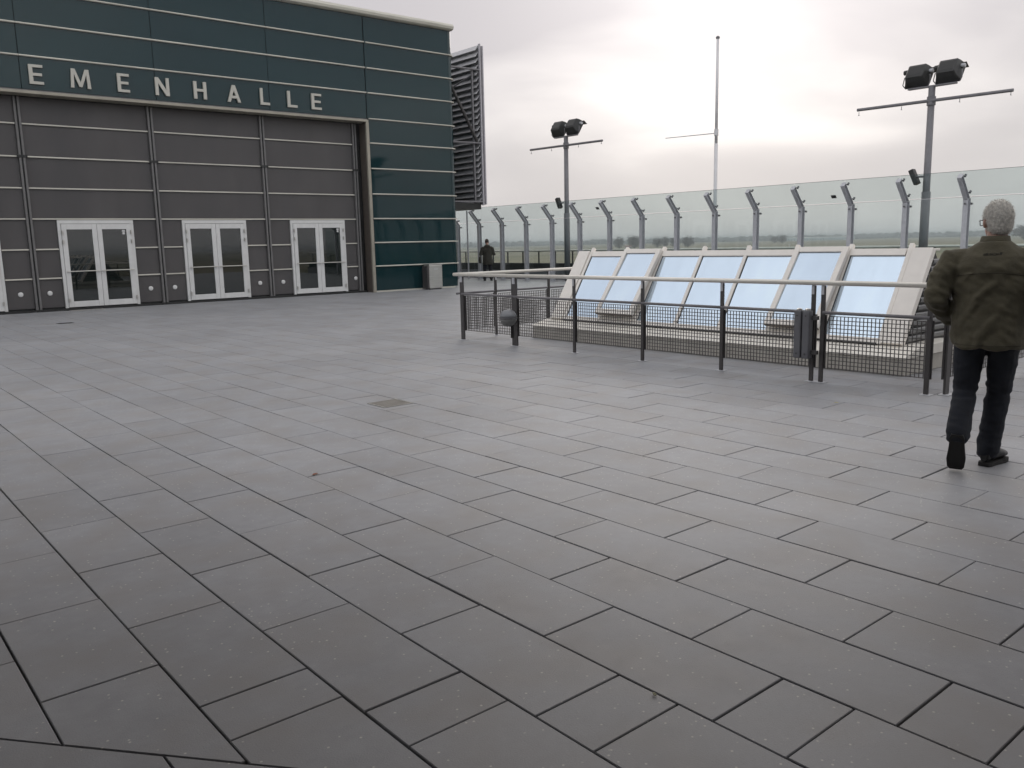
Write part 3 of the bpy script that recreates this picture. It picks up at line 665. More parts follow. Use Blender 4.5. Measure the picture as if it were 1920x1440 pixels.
# outer parapet and its rail
par = tag(MB().box(24.0, 24.28, 2, 45.5, 0.36, 0.66).build('parapet', m_parapet), 'low dark parapet wall beyond the glass fence', 'wall')
tag(MB().box(23.9, 24.29, 2, 45.5, 0.0, 0.358).build('kerb', m_kerb), kind='structure')
orl = empty('outer_railing', (24.1, 20, 0.66), label='pale handrail on thin dark posts above the parapet behind the glass', cat='railing')
part(MB().tube((24.1, 2, 1.17), (24.1, 45, 1.17), 0.04), 'handrail', m_rail, orl, smooth=True)
y = 2.4
while y < 45: part(MB().box(24.08, 24.12, y-0.025, y+0.025, 0.661, 1.14), 'post', m_dark, orl); y += 1.02

# ---------------------------------------------------------------- light masts and flagpole
def mast(yc, ztop, zarm, lean, label):
    m = empty('light_mast', (23.4, yc, 0), label=label, cat='light mast', group='light masts behind the glass fence')
    part(MB().tube((23.4, yc, 0), (23.4, yc, ztop), 0.10, 0.085, 18), 'pole', m_mast, m, smooth=True)
    part(MB().tube((23.4, yc, 0), (23.4, yc, 2.62), 0.118, 0.115, 18), 'sleeve', m_mast, m, smooth=True)
    part(MB().tube((23.4, yc, zarm-0.11), (23.4, yc, zarm+0.11), 0.11, 0.11, 18), 'collar', m_mast, m)
    part(MB().tube((23.33, yc-2.0, zarm-0.02), (23.33, yc+2.0, zarm+0.02), 0.042, 0.042, 12), 'cross_arm', m_mast, m)
    for dy in (-1.95, -0.75, 0.75, 1.95): part(MB().tube((23.33, yc+dy, zarm-0.045), (23.33, yc+dy, zarm-0.13), 0.008).tube((23.30, yc+dy, zarm-0.13), (23.36, yc+dy, zarm-0.13), 0.008), 'hook', m_mast, m)
    part(MB().box(23.34, 23.46, yc-0.62, yc+0.62, ztop, ztop+0.045), 'mounting_bar', m_mast, m, bevel=0.006)
    for s in (0.40, -0.40):
        c = Vector((23.42, yc+s, ztop+0.36)); Mx = Matrix.Translation(c) @ Matrix.Rotation(R(lean), 4, 'Y')
        # body: rounded back toward the terrace, wide front toward the apron
        w0, w1 = 0.24, 0.31
        secs = [(-0.20, 0.13, w0*.8), (-0.17, 0.20, w0*.95), (-0.05, 0.25, w0*1.05), (0.10, 0.27, w1), (0.15, 0.285, w1+.01)]
        mb = MB(); vs_ = []
        for xo, hz, hy in secs:
            vs_ += [Mx @ Vector((xo, sy*hy*k1, sz*hz*k2)) for sy, sz, k1, k2 in ((-1,-1,.92,1),(1,-1,.92,1),(1,-1,1,.88),(1,1,1,.88),(1,1,.92,1),(-1,1,.92,1),(-1,1,1,.88),(-1,-1,1,.88))]
        n = 8; fs = [tuple(range(n)), tuple(range((len(secs)-1)*n, len(secs)*n))[::-1]]
        for k in range(len(secs)-1): fs += [(k*n+i, (k+1)*n+i, (k+1)*n+(i+1) % n, k*n+(i+1) % n) for i in range(n)]
        fl = part(mb.add(vs_, fs), 'floodlight', m_black, m)
        part(MB().box(0.151, 0.16, -0.29, 0.29, -0.26, 0.26, Mx), 'front_glass', m_door, fl)
        part(MB().box(0.10, 0.30, -0.32, 0.32, 0.288, 0.30, Mx), 'visor', m_black, fl)
        part(MB().tube(Mx @ Vector((-0.05, 0.25, 0.10)), Mx @ Vector((-0.05, 0.37, 0.10)), 0.07, 0.06, 12), 'ballast_cap', m_black, fl)
        part(MB().tube(Mx @ Vector((0.03, -0.25, 0.12)), Mx @ Vector((0.03, -0.36, 0.12)), 0.05, 0.05, 12), 'ballast_cap', m_galv, fl)
        zb = ztop+0.055
        part(MB().path([(c.x-0.03, c.y+0.335, c.z-0.02), (c.x-0.06, c.y+0.36, zb+0.09), (c.x-0.03, c.y+0.30, zb), (c.x-0.03, c.y-0.30, zb), (c.x-0.06, c.y-0.36, zb+0.09), (c.x-0.03, c.y-0.335, c.z-0.02)], 0.013), 'yoke', m_mast, fl)
    Mx = Matrix.Translation((23.22, yc+0.24, 3.02)) @ Matrix.Rotation(R(-24), 4, 'X') 
    sp = part(MB().box(-0.09, 0.09, -0.055, 0.075, -0.21, 0.21, Mx), 'loudspeaker', m_black, m, bevel=0.012)
    part(MB().tube((23.3, yc+0.05, 3.02), (23.22, yc+0.2, 3.02), 0.03), 'bracket', m_mast, sp)
    return m
mast(24.42, 5.50, 5.18, 34, 'further light mast with two floodlights and a cross arm, nearer the hall')
mast(10.57, 5.30, 4.95, 34, 'nearer tall light mast with two floodlights and cross arm, by the walking man')
fp = empty('flagpole', (23.4, 17.4, 0), label='slim white flagpole with a thin side arm in the middle of the fence', cat='flagpole')
m_fp = mat('flagpole_paint', (0.68, 0.66, 0.66), 0.45, 0.0, var=0.06)
part(MB().tube((23.4, 17.4, 0), (23.4, 17.4, 4.55), 0.062, 0.058, 16), 'lower_pole', m_fp, fp, smooth=True)
part(MB().tube((23.4, 17.4, 4.55), (23.4, 17.4, 7.80), 0.05, 0.042, 16), 'upper_pole', m_fp, fp, smooth=True)
part(MB().lathe([(0.05, 0), (0.065, 0.03), (0.06, 0.06), (0.02, 0.09)], (23.4, 17.4, 7.78), n=14), 'finial', m_mast, fp)
part(MB().tube((23.4, 17.4, 4.88), (23.4, 19.5, 4.94), 0.018, 0.014, 10), 'side_arm', m_fp, fp)
part(MB().tube((23.4, 17.4, 4.80), (23.4, 17.4, 5.0), 0.07, 0.07, 14), 'arm_collar', m_fp, fp)
part(MB().tube((23.47, 17.42, 1.0), (23.45, 17.42, 7.75), 0.004), 'halyard', m_white, fp)

# ---------------------------------------------------------------- people
def ring_loft(rings, n=16):
    """rings: (center, ux, uy) -> closed tube"""
    mb = MB(); vs_ = []
    for c, ux, uy in rings:
        c = Vector(c); vs_ += [c + Vector(ux)*math.cos(2*math.pi*i/n) + Vector(uy)*math.sin(2*math.pi*i/n) for i in range(n)]
    fs = [tuple(range(n))[::-1], tuple(range((len(rings)-1)*n, len(rings)*n))]
    for k in range(len(rings)-1): fs += [(k*n+i, k*n+(i+1) % n, (k+1)*n+(i+1) % n, (k+1)*n+i) for i in range(n)]
    return mb.add(vs_, fs)
def limb(pts, n=14):
    """pts: (point, radius) joints; round ends"""
    P_ = [Vector(p) for p, _ in pts]; rr = [r if isinstance(r, tuple) else (r, r) for _, r in pts]; rings = []
    for i, p in enumerate(P_):
        d = (P_[min(i+1, len(P_)-1)] - P_[max(i-1, 0)]).normalized()
        a = d.cross(Vector((0, 1, 0.01))).normalized(); b = d.cross(a)
        if i == 0:
            for s, k in ((0.85, 0.5), (0.5, 0.85)): rings.append((p - d*rr[0][0]*s, a*rr[0][0]*k, b*rr[0][1]*k))
        rings.append((p, a*rr[i][0], b*rr[i][1]))
        if i == len(P_)-1:
            for s, k in ((0.5, 0.85), (0.85, 0.5)): rings.append((p + d*rr[i][0]*s, a*rr[i][0]*k, b*rr[i][1]*k))
    return ring_loft(rings, n)
def ellips(c, rx, ry, rz, M=None, n=18, m=12):
    c = Vector(c); rings = []
    for k in range(1, m):
        t = math.pi*k/m; v = Vector((0, 0, -math.cos(t)*rz)); s = math.sin(t)
        rings.append((v, Vector((rx*s, 0, 0)), Vector((0, ry*s, 0))))
    if M is None: M = Matrix.Identity(3)
    return ring_loft([(c + M @ a, M @ b, M @ d) for a, b, d in rings], n)
def torso(secs):
    return ring_loft([((x, y, z), (rx, 0, 0), (0, ry, 0)) for x, y, z, rx, ry in secs], 24)
def union(name, pieces, voxel, m, parent, smooth_it=4, fn=None):
    mb = MB()
    for p in pieces: mb.add(p.v, p.f)
    me = mb.mesh(name); o = bpy.data.objects.new(name, me); COL.objects.link(o)
    md = o.modifiers.new('r', 'REMESH'); md.mode = 'VOXEL'; md.voxel_size = voxel
    sm = o.modifiers.new('s', 'SMOOTH'); sm.iterations = smooth_it; sm.factor = 0.5
    dg = bpy.context.evaluated_depsgraph_get(); dg.update()
    me2 = bpy.data.meshes.new_from_object(o.evaluated_get(dg)); me2.name = name
    bpy.data.objects.remove(o); bpy.data.meshes.remove(me)
    if fn:
        nr = [v.normal.copy() for v in me2.vertices]
        for v, n_ in zip(me2.vertices, nr): v.co = fn(v.co.copy(), n_)
        me2.update()
    me2.materials.clear(); me2.materials.append(m)
    for p in me2.polygons: p.use_smooth = True
    r = bpy.data.objects.new(name, me2); COL.objects.link(r)
    if parent: r.parent = parent
    return r
def hand(wrist, d, side, sc=1.0):
    """palm, four fingers and a thumb, slightly curled; d points along the hand"""
    d = Vector(d).normalized(); up = Vector((0, 0, 1)); lat = d.cross(up)
    lat = lat.normalized() if lat.length > 0.2 else Vector((0, 1, 0)); nr = lat.cross(d); w = Vector(wrist); out_ = []
    out_.append(limb([(w, (0.026*sc, 0.02*sc)), (w + d*0.05*sc, (0.04*sc, 0.018*sc)), (w + d*0.085*sc, (0.04*sc, 0.016*sc))], 10))
    for k, L_ in enumerate((0.066, 0.076, 0.071, 0.056)):
        b0 = w + d*0.088*sc + lat*(k-1.5)*0.0205*sc
        out_.append(limb([(b0, 0.0095*sc), (b0 + (d*0.9-nr*0.3)*L_*0.5*sc, 0.009*sc), (b0 + (d*1.25-nr*0.95)*L_*0.75*sc, 0.008*sc)], 8))
    t0 = w + d*0.03*sc + lat*side*0.035*sc
    out_.append(limb([(t0, 0.012*sc), (t0 + (d*0.6+lat*side*0.7)*0.035*sc, 0.011*sc), (t0 + (d*1.3+lat*side*0.8-nr*0.3)*0.045*sc, 0.009*sc)], 8))
    return out_
m_skin = mat('skin', (0.42, 0.24, 0.18), 0.5, var=0.08, nscale=20)
m_hair_g = mat('grey_hair', (0.72, 0.69, 0.64), 0.75, var=0.3, nscale=60, bump=0.5, bscale=180)
m_hair_b = mat('brown_hair', (0.045, 0.028, 0.02), 0.6, var=0.25, nscale=60)
m_jacket = mat('olive_cotton', (0.076, 0.066, 0.041), 0.9, var=0.14, nscale=14, bump=0.35, bscale=45, sheen=0.05)
m_jeans = mat('dark_denim', (0.008, 0.010, 0.016), 0.88, var=0.3, nscale=30, bump=0.25, bscale=60)
m_shoe = mat('black_leather', (0.008, 0.008, 0.008), 0.45, var=0.2)
m_sole = mat('rubber_sole', (0.014, 0.013, 0.012), 0.75)
m_thread = mat('black_thread', (0.008, 0.008, 0.008), 0.8)
m_coat = mat('dark_olive_coat', (0.045, 0.042, 0.032), 0.9, var=0.15, nscale=20)

# walking man, seen from behind (local frame: +y is his heading, +x his right)
HEAD = R(72)
man = None
hipL, kneeL, ankL = (-0.095, 0.0, 0.90), (-0.115, 0.02, 0.50), (-0.125, -0.235, 0.25)
hipR, kneeR, ankR = (0.095, 0.0, 0.90), (0.075, 0.13, 0.49), (0.035, 0.10, 0.09)
shL, elL, wrL = (-0.225, -0.01, 1.375), (-0.315, -0.075, 1.115), (-0.235, 0.12, 0.985)
shR, elR, wrR = (0.225, -0.01, 1.375), (0.315, -0.06, 1.11), (0.25, 0.10, 0.93)
hM = Matrix.Rotation(R(24), 3, 'Z') @ Matrix.Rotation(R(-6), 3, 'X')
hc = Vector((0.005, 0.045, 1.605))
def HP(x, y, z): return hc + hM @ Vector((x, y, z))
body = [ellips(HP(0, 0, 0.02), 0.073, 0.093, 0.105, hM), ellips(HP(0, 0.03, -0.045), 0.058, 0.065, 0.075, hM),
        limb([((0, 0.0, 1.40), 0.062), (HP(0, -0.015, -0.06), 0.058)]),
        limb([(HP(0, 0.09, 0.0), 0.012), (HP(0, 0.112, -0.025), 0.015)], 8), limb([(HP(-0.02, 0.088, -0.062), 0.008), (HP(0.02, 0.088, -0.062), 0.008)], 8),
        ellips(HP(-0.078, -0.005, -0.01), 0.012, 0.021, 0.034, hM @ Matrix.Rotation(R(-22), 3, 'Z')), ellips(HP(0.078, -0.005, -0.01), 0.012, 0.021, 0.034, hM @ Matrix.Rotation(R(22), 3, 'Z')),
        torso([(0, 0, 0.86, 0.13, 0.10), (0, 0, 1.0, 0.145, 0.105), (0, 0, 1.2, 0.155, 0.11), (0, 0, 1.35, 0.15, 0.095), (0, 0, 1.42, 0.08, 0.07)]),
        limb([(hipL, 0.07), (kneeL, 0.05), (ankL, 0.038)]), limb([(hipR, 0.07), (kneeR, 0.05), (ankR, 0.038)]),
        limb([(shL, 0.05), (elL, 0.04), (wrL, 0.027)]), limb([(shR, 0.05), (elR, 0.04), (wrR, 0.027)]),
        limb([((-0.15, 0, 1.39), 0.045), ((0.15, 0, 1.39), 0.045)])]
body += hand(wrL, (0.5, 0.7, -0.35), 1) + hand(wrR, (-0.1, 0.3, -1.0), -1)
man = union('person', body, 0.0065, m_skin, None, 2)
man.location = (5.775, 2.165, 0); man.scale = (0.985, 0.985, 0.985); man.rotation_euler = (0, 0, -HEAD)
tag(man, 'grey haired person in olive jacket and dark jeans walking away beside railing', 'person')
def wrinkle(co, n_):
    f1 = mnoise.noise(Vector((co.x*7+co.z*5, co.y*7, co.z*11-co.x*4)))
    f2 = mnoise.noise(Vector((co.x*16, co.y*14, co.z*26+co.x*10)))
    fold = 0.0
    if co.z < 1.28 and co.y < 0.02:       # drag lines from the left arm down to the waist
        s = (co.x+0.16)*0.8 - (co.z-1.05)*0.55
        fold = 0.007*max(0, math.sin(s*42+f1*1.5))**2*max(0, 1-abs(co.x+0.05)/0.22)
    arm = 1.7 if abs(co.x) > 0.23 else 1.0
    w = min(1.0, max(0.25, (1.44-co.z)/0.12))
    return co + n_*((0.014*f1 + 0.009*f2*arm + fold*2.4)*w)
jk = [torso([(0, 0.0, 0.805, 0.208, 0.158), (0, 0.0, 0.83, 0.217, 0.163), (0, 0, 0.95, 0.220, 0.160), (0, -0.004, 1.10, 0.217, 0.155), (0, -0.008, 1.22, 0.230, 0.157), (0, -0.012, 1.32, 0.240, 0.148), (0, -0.012, 1.385, 0.222, 0.122), (0, -0.004, 1.435, 0.155, 0.096), (0, 0.004, 1.48, 0.092, 0.084)]),
      limb([((-0.18, -0.005, 1.365), (0.08, 0.08)), (shL, 0.084), ((-0.278, -0.05, 1.25), 0.080), (elL, 0.079), ((-0.285, 0.02, 1.05), 0.070), (wrL, 0.058)], 16),
      limb([((0.18, -0.005, 1.365), (0.08, 0.08)), (shR, 0.084), ((0.278, -0.045, 1.25), 0.080), (elR, 0.079), ((0.29, 0.02, 1.03), 0.070), (wrR, 0.058)], 16)]
jacket = union('jacket', jk, 0.0085, m_jacket, man, 5, wrinkle)
def collar_ring(z0, z1, r0, r1, yc, t):
    rings = [((0.0, yc, z0), (r0, 0, 0), (0, r0*0.95, 0)), ((0.002, yc+0.006, z1), (r1, 0, 0), (0, r1*0.95, 0)), ((0.002, yc+0.006, z1+0.004), (r1-t, 0, 0), (0, (r1-t)*0.95, 0)), ((0, yc, z0), (r0-t, 0, 0), (0, (r0-t)*0.95, 0))]
    return ring_loft(rings, 28)
co_ = MB(); q = collar_ring(1.435, 1.512, 0.099, 0.081, 0.006, 0.012); co_.add(q.v, q.f)
q = collar_ring(1.43, 1.478, 0.106, 0.094, 0.004, 0.011); co_.add(q.v, q.f)
obj('collar', co_.mesh('collar'), m_jacket, man, smooth=True)
# back yoke seam, hem seam and embroidered mark, laid on the jacket surface
dgj = bpy.context.evaluated_depsgraph_get(); dgj.update()
def on_back(x, z, off=0.002):
    ok, p, n_, _ = jacket.ray_cast(Vector((x, -1, z)), Vector((0, 1, 0)))
    return (p + n_*off, n_) if ok else (Vector((x, -0.15, z)), Vector((0, -1, 0)))
def seam(pts, r, name, m):
    mb = MB(); mb.path([on_back(x, z, 0.0005)[0] for x, z in pts], r, 6); return obj(name, mb.mesh(name), m, man)
m_seam = mat('seam_shadow', (0.03, 0.025, 0.016), 0.9)
seam([(-0.20+0.02*i, 1.285-0.0002*(i-10)**2) for i in range(21)], 0.0022, 'yoke_seam', m_seam)
seam([(-0.185+0.0185*i, 0.828) for i in range(21)], 0.002, 'hem_seam', m_seam)
strokes = []
x_ = -0.052
for k, sh in enumerate('acbcadca'):
    w_ = 0.0085
    sg = {'a': [((0,0),(w_*.5,.008)),((w_*.5,.008),(w_,0))], 'b': [((0,0),(0,.013)),((0,.005),(w_*.8,.005))], 'c': [((w_,.0085),(0,.006)),((0,.006),(w_*.9,0))], 'd': [((w_*.4,0),(w_*.4,.014))]}[sh]
    strokes += [((x_+a[0], a[1]), (x_+b[0], b[1])) for a, b in sg]; x_ += 0.0108
eb = MB()
for a, b in strokes: eb.tube(on_back(a[0], 1.398+a[1], 0.002)[0], on_back(b[0], 1.398+b[1], 0.002)[0], 0.0016, n=5)
eb.tube(on_back(-0.055, 1.394)[0], on_back(0.018, 1.394)[0], 0.0012, n=5)
for dx, dz, r_ in ((0.043, 0.005, 0.0055), (0.037, 0.012, 0.002), (0.0415, 0.0145, 0.002), (0.0465, 0.014, 0.002), (0.050, 0.0105, 0.002)):
    p, n_ = on_back(dx, 1.398+dz, 0.001); eb.lathe([(r_, 0), (r_*.9, 0.0015), (r_*.4, 0.002)], p, n_, 8)
obj('embroidery', eb.mesh('embroidery'), m_thread, man)
def jeans_w(co, n_):
    f1 = mnoise.noise(Vector((co.x*9, co.y*9, co.z*13))); f2 = mnoise.noise(Vector((co.x*12, co.y*12, co.z*34)))
    k = 1.0 + 1.5*max(0, 1-abs(co.z-0.5)/0.12) + 1.6*max(0, 1-abs(co.z-0.2)/0.12)
    return co + n_*(0.005*f1 + 0.004*f2*k)
tr = [torso([(0, 0, 0.83, 0.165, 0.115), (0, 0, 0.90, 0.175, 0.13), (0, 0, 0.98, 0.165, 0.12)]),
      limb([(hipL, (0.098, 0.115)), ((-0.107, 0.01, 0.70), (0.088, 0.098)), (kneeL, (0.072, 0.078)), ((-0.12, -0.10, 0.37), (0.072, 0.078)), ((-0.125, -0.205, 0.255), (0.074, 0.078))], 16),
      limb([(hipR, (0.098, 0.115)), ((0.085, 0.07, 0.70), (0.088, 0.098)), (kneeR, (0.074, 0.08)), ((0.055, 0.12, 0.29), (0.072, 0.077)), ((0.038, 0.105, 0.10), (0.072, 0.085))], 16)]
union('trousers', tr, 0.0085, m_jeans, man, 4, jeans_w)
def shoe(toe, heel_dir, up, length=0.285, lat=None):
    """toe: tip on the ground, heel_dir: along the sole toward the heel, up: away from the sole"""
    h = Vector(heel_dir).normalized(); u = Vector(up); u = (u - h*u.dot(h)).normalized(); s = h.cross(u); t = Vector(toe)
    rr = [(0.0, 0.030, 0.018), (0.03, 0.044, 0.026), (0.09, 0.050, 0.036), (0.15, 0.043, 0.046), (0.21, 0.038, 0.052), (0.255, 0.037, 0.050), (length, 0.028, 0.040)]
    up_ = ring_loft([(t + h*d + u*(0.028+b), s*a, u*b) for d, a, b in rr], 16)
    so = MB(); vs_ = []
    for lev in (0.0, 0.026):
        for d, a, b in rr: vs_.append(t + h*d + u*(lev + (0.012 if d < 0.02 and lev == 0 else 0)) + s*(a+0.006))
        for d, a, b in rr[::-1]: vs_.append(t + h*d + u*(lev + (0.012 if d < 0.02 and lev == 0 else 0)) - s*(a+0.006))
    n = 2*len(rr); so.add(vs_, [tuple(range(n)), tuple(range(n, 2*n))[::-1]] + [(i, n+i, n+(i+1) % n, (i+1) % n) for i in range(n)])
    return up_, so
ang = R(66)
for nm, (toe, hd, u) in (('L', ((-0.128, -0.165, 0.004), (0.02, -math.cos(ang), math.sin(ang)), (0, math.sin(ang)*0.9, math.cos(ang)))), ('R', ((0.125, 0.30, 0.001), (-0.36, -0.93, 0), (0, 0, 1)))):
    a, b = shoe(toe, hd, u); sh_ = union('shoe', [a], 0.006, m_shoe, man, 3); obj('sole', b.mesh('sole'), m_sole, sh_)
# short grey hair: a cap with many short tufts
def haircap(s): 
    return [ellips(HP(0, -0.012, 0.030), 0.083*s, 0.098*s, 0.105*s, hM), ellips(HP(0, -0.045, -0.02), 0.072*s, 0.060*s, 0.075*s, hM)]
hr = union('hair', haircap(1.0), 0.007, m_hair_g, man, 3)
hmI = hM.inverted(); bmh = bmesh.new(); bmh.from_mesh(hr.data)
def keep(p):
    q = hmI @ (p - hc)
    if q.y > 0.055 and q.z < 0.075: return False            # face
    if abs(q.x) > 0.062 and q.y > -0.03 and q.z < 0.02: return False   # around the ears
    return q.z > -0.085
bmesh.ops.delete(bmh, geom=[f for f in bmh.faces if not keep(f.calc_center_median())], context='FACES'); bmh.to_mesh(hr.data); bmh.free()
tf = MB(); rnd = random.Random(3)
for p in hr.data.polygons:
    for _ in range(3):
        c = Vector(hr.data.vertices[p.vertices[rnd.randrange(len(p.vertices))]].co).lerp(p.center, rnd.random()); n_ = p.normal
        down = Vector((0, 0, -1)); dr = (n_*rnd.uniform(0.35, 0.8) + down*0.6 + Vector((rnd.gauss(0, .3), rnd.gauss(0, .3), rnd.gauss(0, .3)))).normalized()
        sd = dr.cross(n_); sd = sd.normalized()*0.0013 if sd.length > 0.01 else Vector((0.0013, 0, 0))
        L_ = rnd.uniform(0.010, 0.020); tf.add([c - sd, c + sd, c + dr*L_], [(0, 1, 2)])
obj('hair_tufts', tf.mesh('hair_tufts'), m_hair_g, man)['kind'] = 'stuff'
gl = MB().path([HP(-0.088, -0.01, 0.012), HP(-0.076, 0.09, 0.014)], 0.002, 6).path([HP(0.088, -0.01, 0.012), HP(0.076, 0.09, 0.014)], 0.002, 6)
for s in (-1, 1): gl.path([HP(s*0.070, 0.094, 0.02), HP(s*0.066, 0.1, -0.012), HP(s*0.03, 0.108, -0.014), HP(s*0.02, 0.11, 0.02), HP(s*0.070, 0.094, 0.02)], 0.0025, 6)
gl.path([HP(-0.02, 0.11, 0.012), HP(0.02, 0.11, 0.012)], 0.0025, 6)
obj('glasses', gl.mesh('glasses'), m_black, man)
# eyes
ey = MB()
for s in (-1, 1): q = ellips(HP(s*0.032, 0.082, 0.005), 0.012, 0.012, 0.012, hM, 10, 8); ey.add(q.v, q.f)
obj('eyes', ey.mesh('eyes'), mat('eye_white', (0.6, 0.58, 0.55), 0.3), man)

# person far off at the fence, long dark coat, head bowed
hM = Matrix.Rotation(R(10), 3, 'Z') @ Matrix.Rotation(R(-22), 3, 'X'); hc = Vector((0.0, 0.09, 1.585))
pb = [ellips(HP(0, 0, 0.01), 0.075, 0.095, 0.112, hM), ellips(HP(0, 0.035, -0.05), 0.058, 0.06, 0.07, hM), limb([((0, 0, 1.36), 0.06), (HP(0, -0.02, -0.07), 0.057)]),
      limb([(HP(0, 0.09, -0.01), 0.012), (HP(0, 0.115, -0.03), 0.014)], 8), ellips(HP(-0.078, 0, -0.01), 0.012, 0.02, 0.032, hM), ellips(HP(0.078, 0, -0.01), 0.012, 0.02, 0.032, hM),
      torso([(0, 0, 0.8, 0.12, 0.1), (0, 0, 1.1, 0.14, 0.1), (0, 0, 1.3, 0.15, 0.1), (0, 0.01, 1.4, 0.08, 0.07)]),
      limb([((-0.09, 0, 0.85), 0.07), ((-0.11, 0.02, 0.47), 0.05), ((-0.13, 0.0, 0.09), 0.04)]), limb([((0.09, 0, 0.85), 0.07), ((0.12, 0.02, 0.47), 0.05), ((0.145, 0.0, 0.09), 0.04)]),
      limb([((-0.19, 0, 1.34), 0.05), ((-0.27, -0.02, 1.06), 0.04), ((-0.12, 0.2, 1.12), 0.027)]), limb([((0.19, 0, 1.34), 0.05), ((0.27, -0.02, 1.06), 0.04), ((0.12, 0.2, 1.12), 0.027)]),
      limb([((-0.15, 0, 1.35), 0.045), ((0.15, 0, 1.35), 0.045)])] + hand((-0.12, 0.2, 1.12), (0.7, 0.6, 0.1), 1) + hand((0.12, 0.2, 1.12), (-0.7, 0.6, 0.1), -1)
far = union('person', pb, 0.008, m_skin, None, 2)
far.location = (22.02, 27.75, 0); far.rotation_euler = (0, 0, -R(36))
tag(far, 'person in a long dark coat standing by the glass fence near the hall', 'person')
ct = [torso([(0.02, 0.0, 0.66, 0.215, 0.16), (0.01, 0, 0.85, 0.205, 0.155), (0, 0, 1.05, 0.19, 0.145), (-0.01, -0.01, 1.25, 0.21, 0.15), (0, 0, 1.36, 0.18, 0.125), (0, 0.02, 1.43, 0.11, 0.09), (0, 0.03, 1.47, 0.08, 0.075)]),
      limb([((-0.16, 0, 1.34), 0.075), ((-0.2, 0, 1.32), 0.08), ((-0.28, -0.03, 1.07), 0.07), ((-0.15, 0.17, 1.11), 0.055)]),
      limb([((0.16, 0, 1.34), 0.075), ((0.2, 0, 1.32), 0.08), ((0.28, -0.03, 1.07), 0.07), ((0.15, 0.17, 1.11), 0.055)]),
      ellips((0, -0.06, 1.40), 0.13, 0.075, 0.085)]
union('coat', ct, 0.012, m_coat, far, 4, lambda c, n_: c + n_*0.012*mnoise.noise(c*8))
union('trousers', [limb([((-0.09, 0, 0.82), 0.09), ((-0.11, 0.02, 0.47), 0.07), ((-0.13, 0, 0.09), 0.07)]), limb([((0.09, 0, 0.82), 0.09), ((0.12, 0.02, 0.47), 0.07), ((0.145, 0, 0.09), 0.07)])], 0.012, m_jeans, far, 3)
hf = union('hair', [ellips(HP(0, -0.012, 0.025), 0.084, 0.099, 0.108, hM)], 0.009, m_hair_b, far, 2)
bmh = bmesh.new(); bmh.from_mesh(hf.data); hmI = hM.inverted()
bmesh.ops.delete(bmh, geom=[f for f in bmh.faces if not keep(f.calc_center_median())], context='FACES'); bmh.to_mesh(hf.data); bmh.free()
for toe in ((-0.13, 0.2, 0.001), (0.17, 0.2, 0.001)):
    a, b = shoe(toe, (-0.1 if toe[0] > 0 else 0.05, -1, 0), (0, 0, 1)); s_ = union('shoe', [a], 0.009, m_shoe, far, 2); obj('sole', b.mesh('sole'), m_sole, s_)
part_bag = ring_loft([((-0.30, 0.0, 0.72), (0.05, 0, 0), (0, 0.11, 0)), ((-0.31, 0.0, 0.86), (0.06, 0, 0), (0, 0.13, 0)), ((-0.30, 0, 1.0), (0.04, 0, 0), (0, 0.12, 0))], 14)
bg = obj('shoulder_bag', part_bag.mesh('shoulder_bag'), m_coat, None); bg.location = far.location; bg.rotation_euler = far.rotation_euler
tag(bg, 'dark shoulder bag hanging at the left hip of the far person', 'bag')
st = MB().path([(-0.30, -0.05, 1.0), (-0.16, -0.165, 1.14), (0.0, -0.185, 1.28), (0.12, -0.13, 1.42), (0.13, 0.02, 1.43)], 0.012, 6)
obj('strap', st.mesh('strap'), m_coat, bg)

# ---------------------------------------------------------------- airfield and distance
ZG = -12.0
m_field = bpy.data.materials.new('airfield_grass'); m_field.use_nodes = True
t = m_field.node_tree; b = t.nodes['Principled BSDF']; b.inputs['Roughness'].default_value = 0.95; b.inputs['Specular IOR Level'].default_value = 0.1
geo = t.nodes.new('ShaderNodeNewGeometry'); mp = t.nodes.new('ShaderNodeMapping'); mp.inputs['Rotation'].default_value = (0, 0, R(-36)); mp.inputs['Scale'].default_value = (0.012, 0.0016, 1)
t.links.new(geo.outputs['Position'], mp.inputs['Vector'])
mp.inputs['Rotation'].default_value = (0, 0, R(40)); mp.inputs['Scale'].default_value = (0.0006, 0.006, 1)
nz = t.nodes.new('ShaderNodeTexNoise'); nz.inputs['Scale'].default_value = 1.0; nz.inputs['Detail'].default_value = 5; t.links.new(mp.outputs[0], nz.inputs['Vector'])
cr_ = t.nodes.new('ShaderNodeValToRGB'); e = cr_.color_ramp.elements
e[0].position = 0.30; e[0].color = (0.12, 0.115, 0.062, 1); e[1].position = 0.72; e[1].color = (0.30, 0.24, 0.165, 1)
for pos, c in ((0.42, (0.155, 0.145, 0.078, 1)), (0.50, (0.245, 0.205, 0.13, 1)), (0.58, (0.17, 0.15, 0.09, 1))):
    x = e.new(pos); x.color = c
t.links.new(nz.outputs[0], cr_.inputs[0]); t.links.new(cr_.outputs[0], b.inputs['Base Color'])
tag(MB().add([(-15000, -15000, ZG), (15000, -15000, ZG), (15000, 15000, ZG), (-15000, 15000, ZG)], [(0, 1, 2, 3)]).build('airfield_ground', m_field), kind='structure')
def at(px, dist):      # ground point below photograph column px at a distance
    bear = yaw + math.atan((px-960)/1588.0); return Vector((math.sin(bear)*dist, math.cos(bear)*dist, ZG))
rnd = random.Random(11)
m_wood = mat('far_wood', (0.04, 0.042, 0.036), 0.95, var=0.3, nscale=0.02)
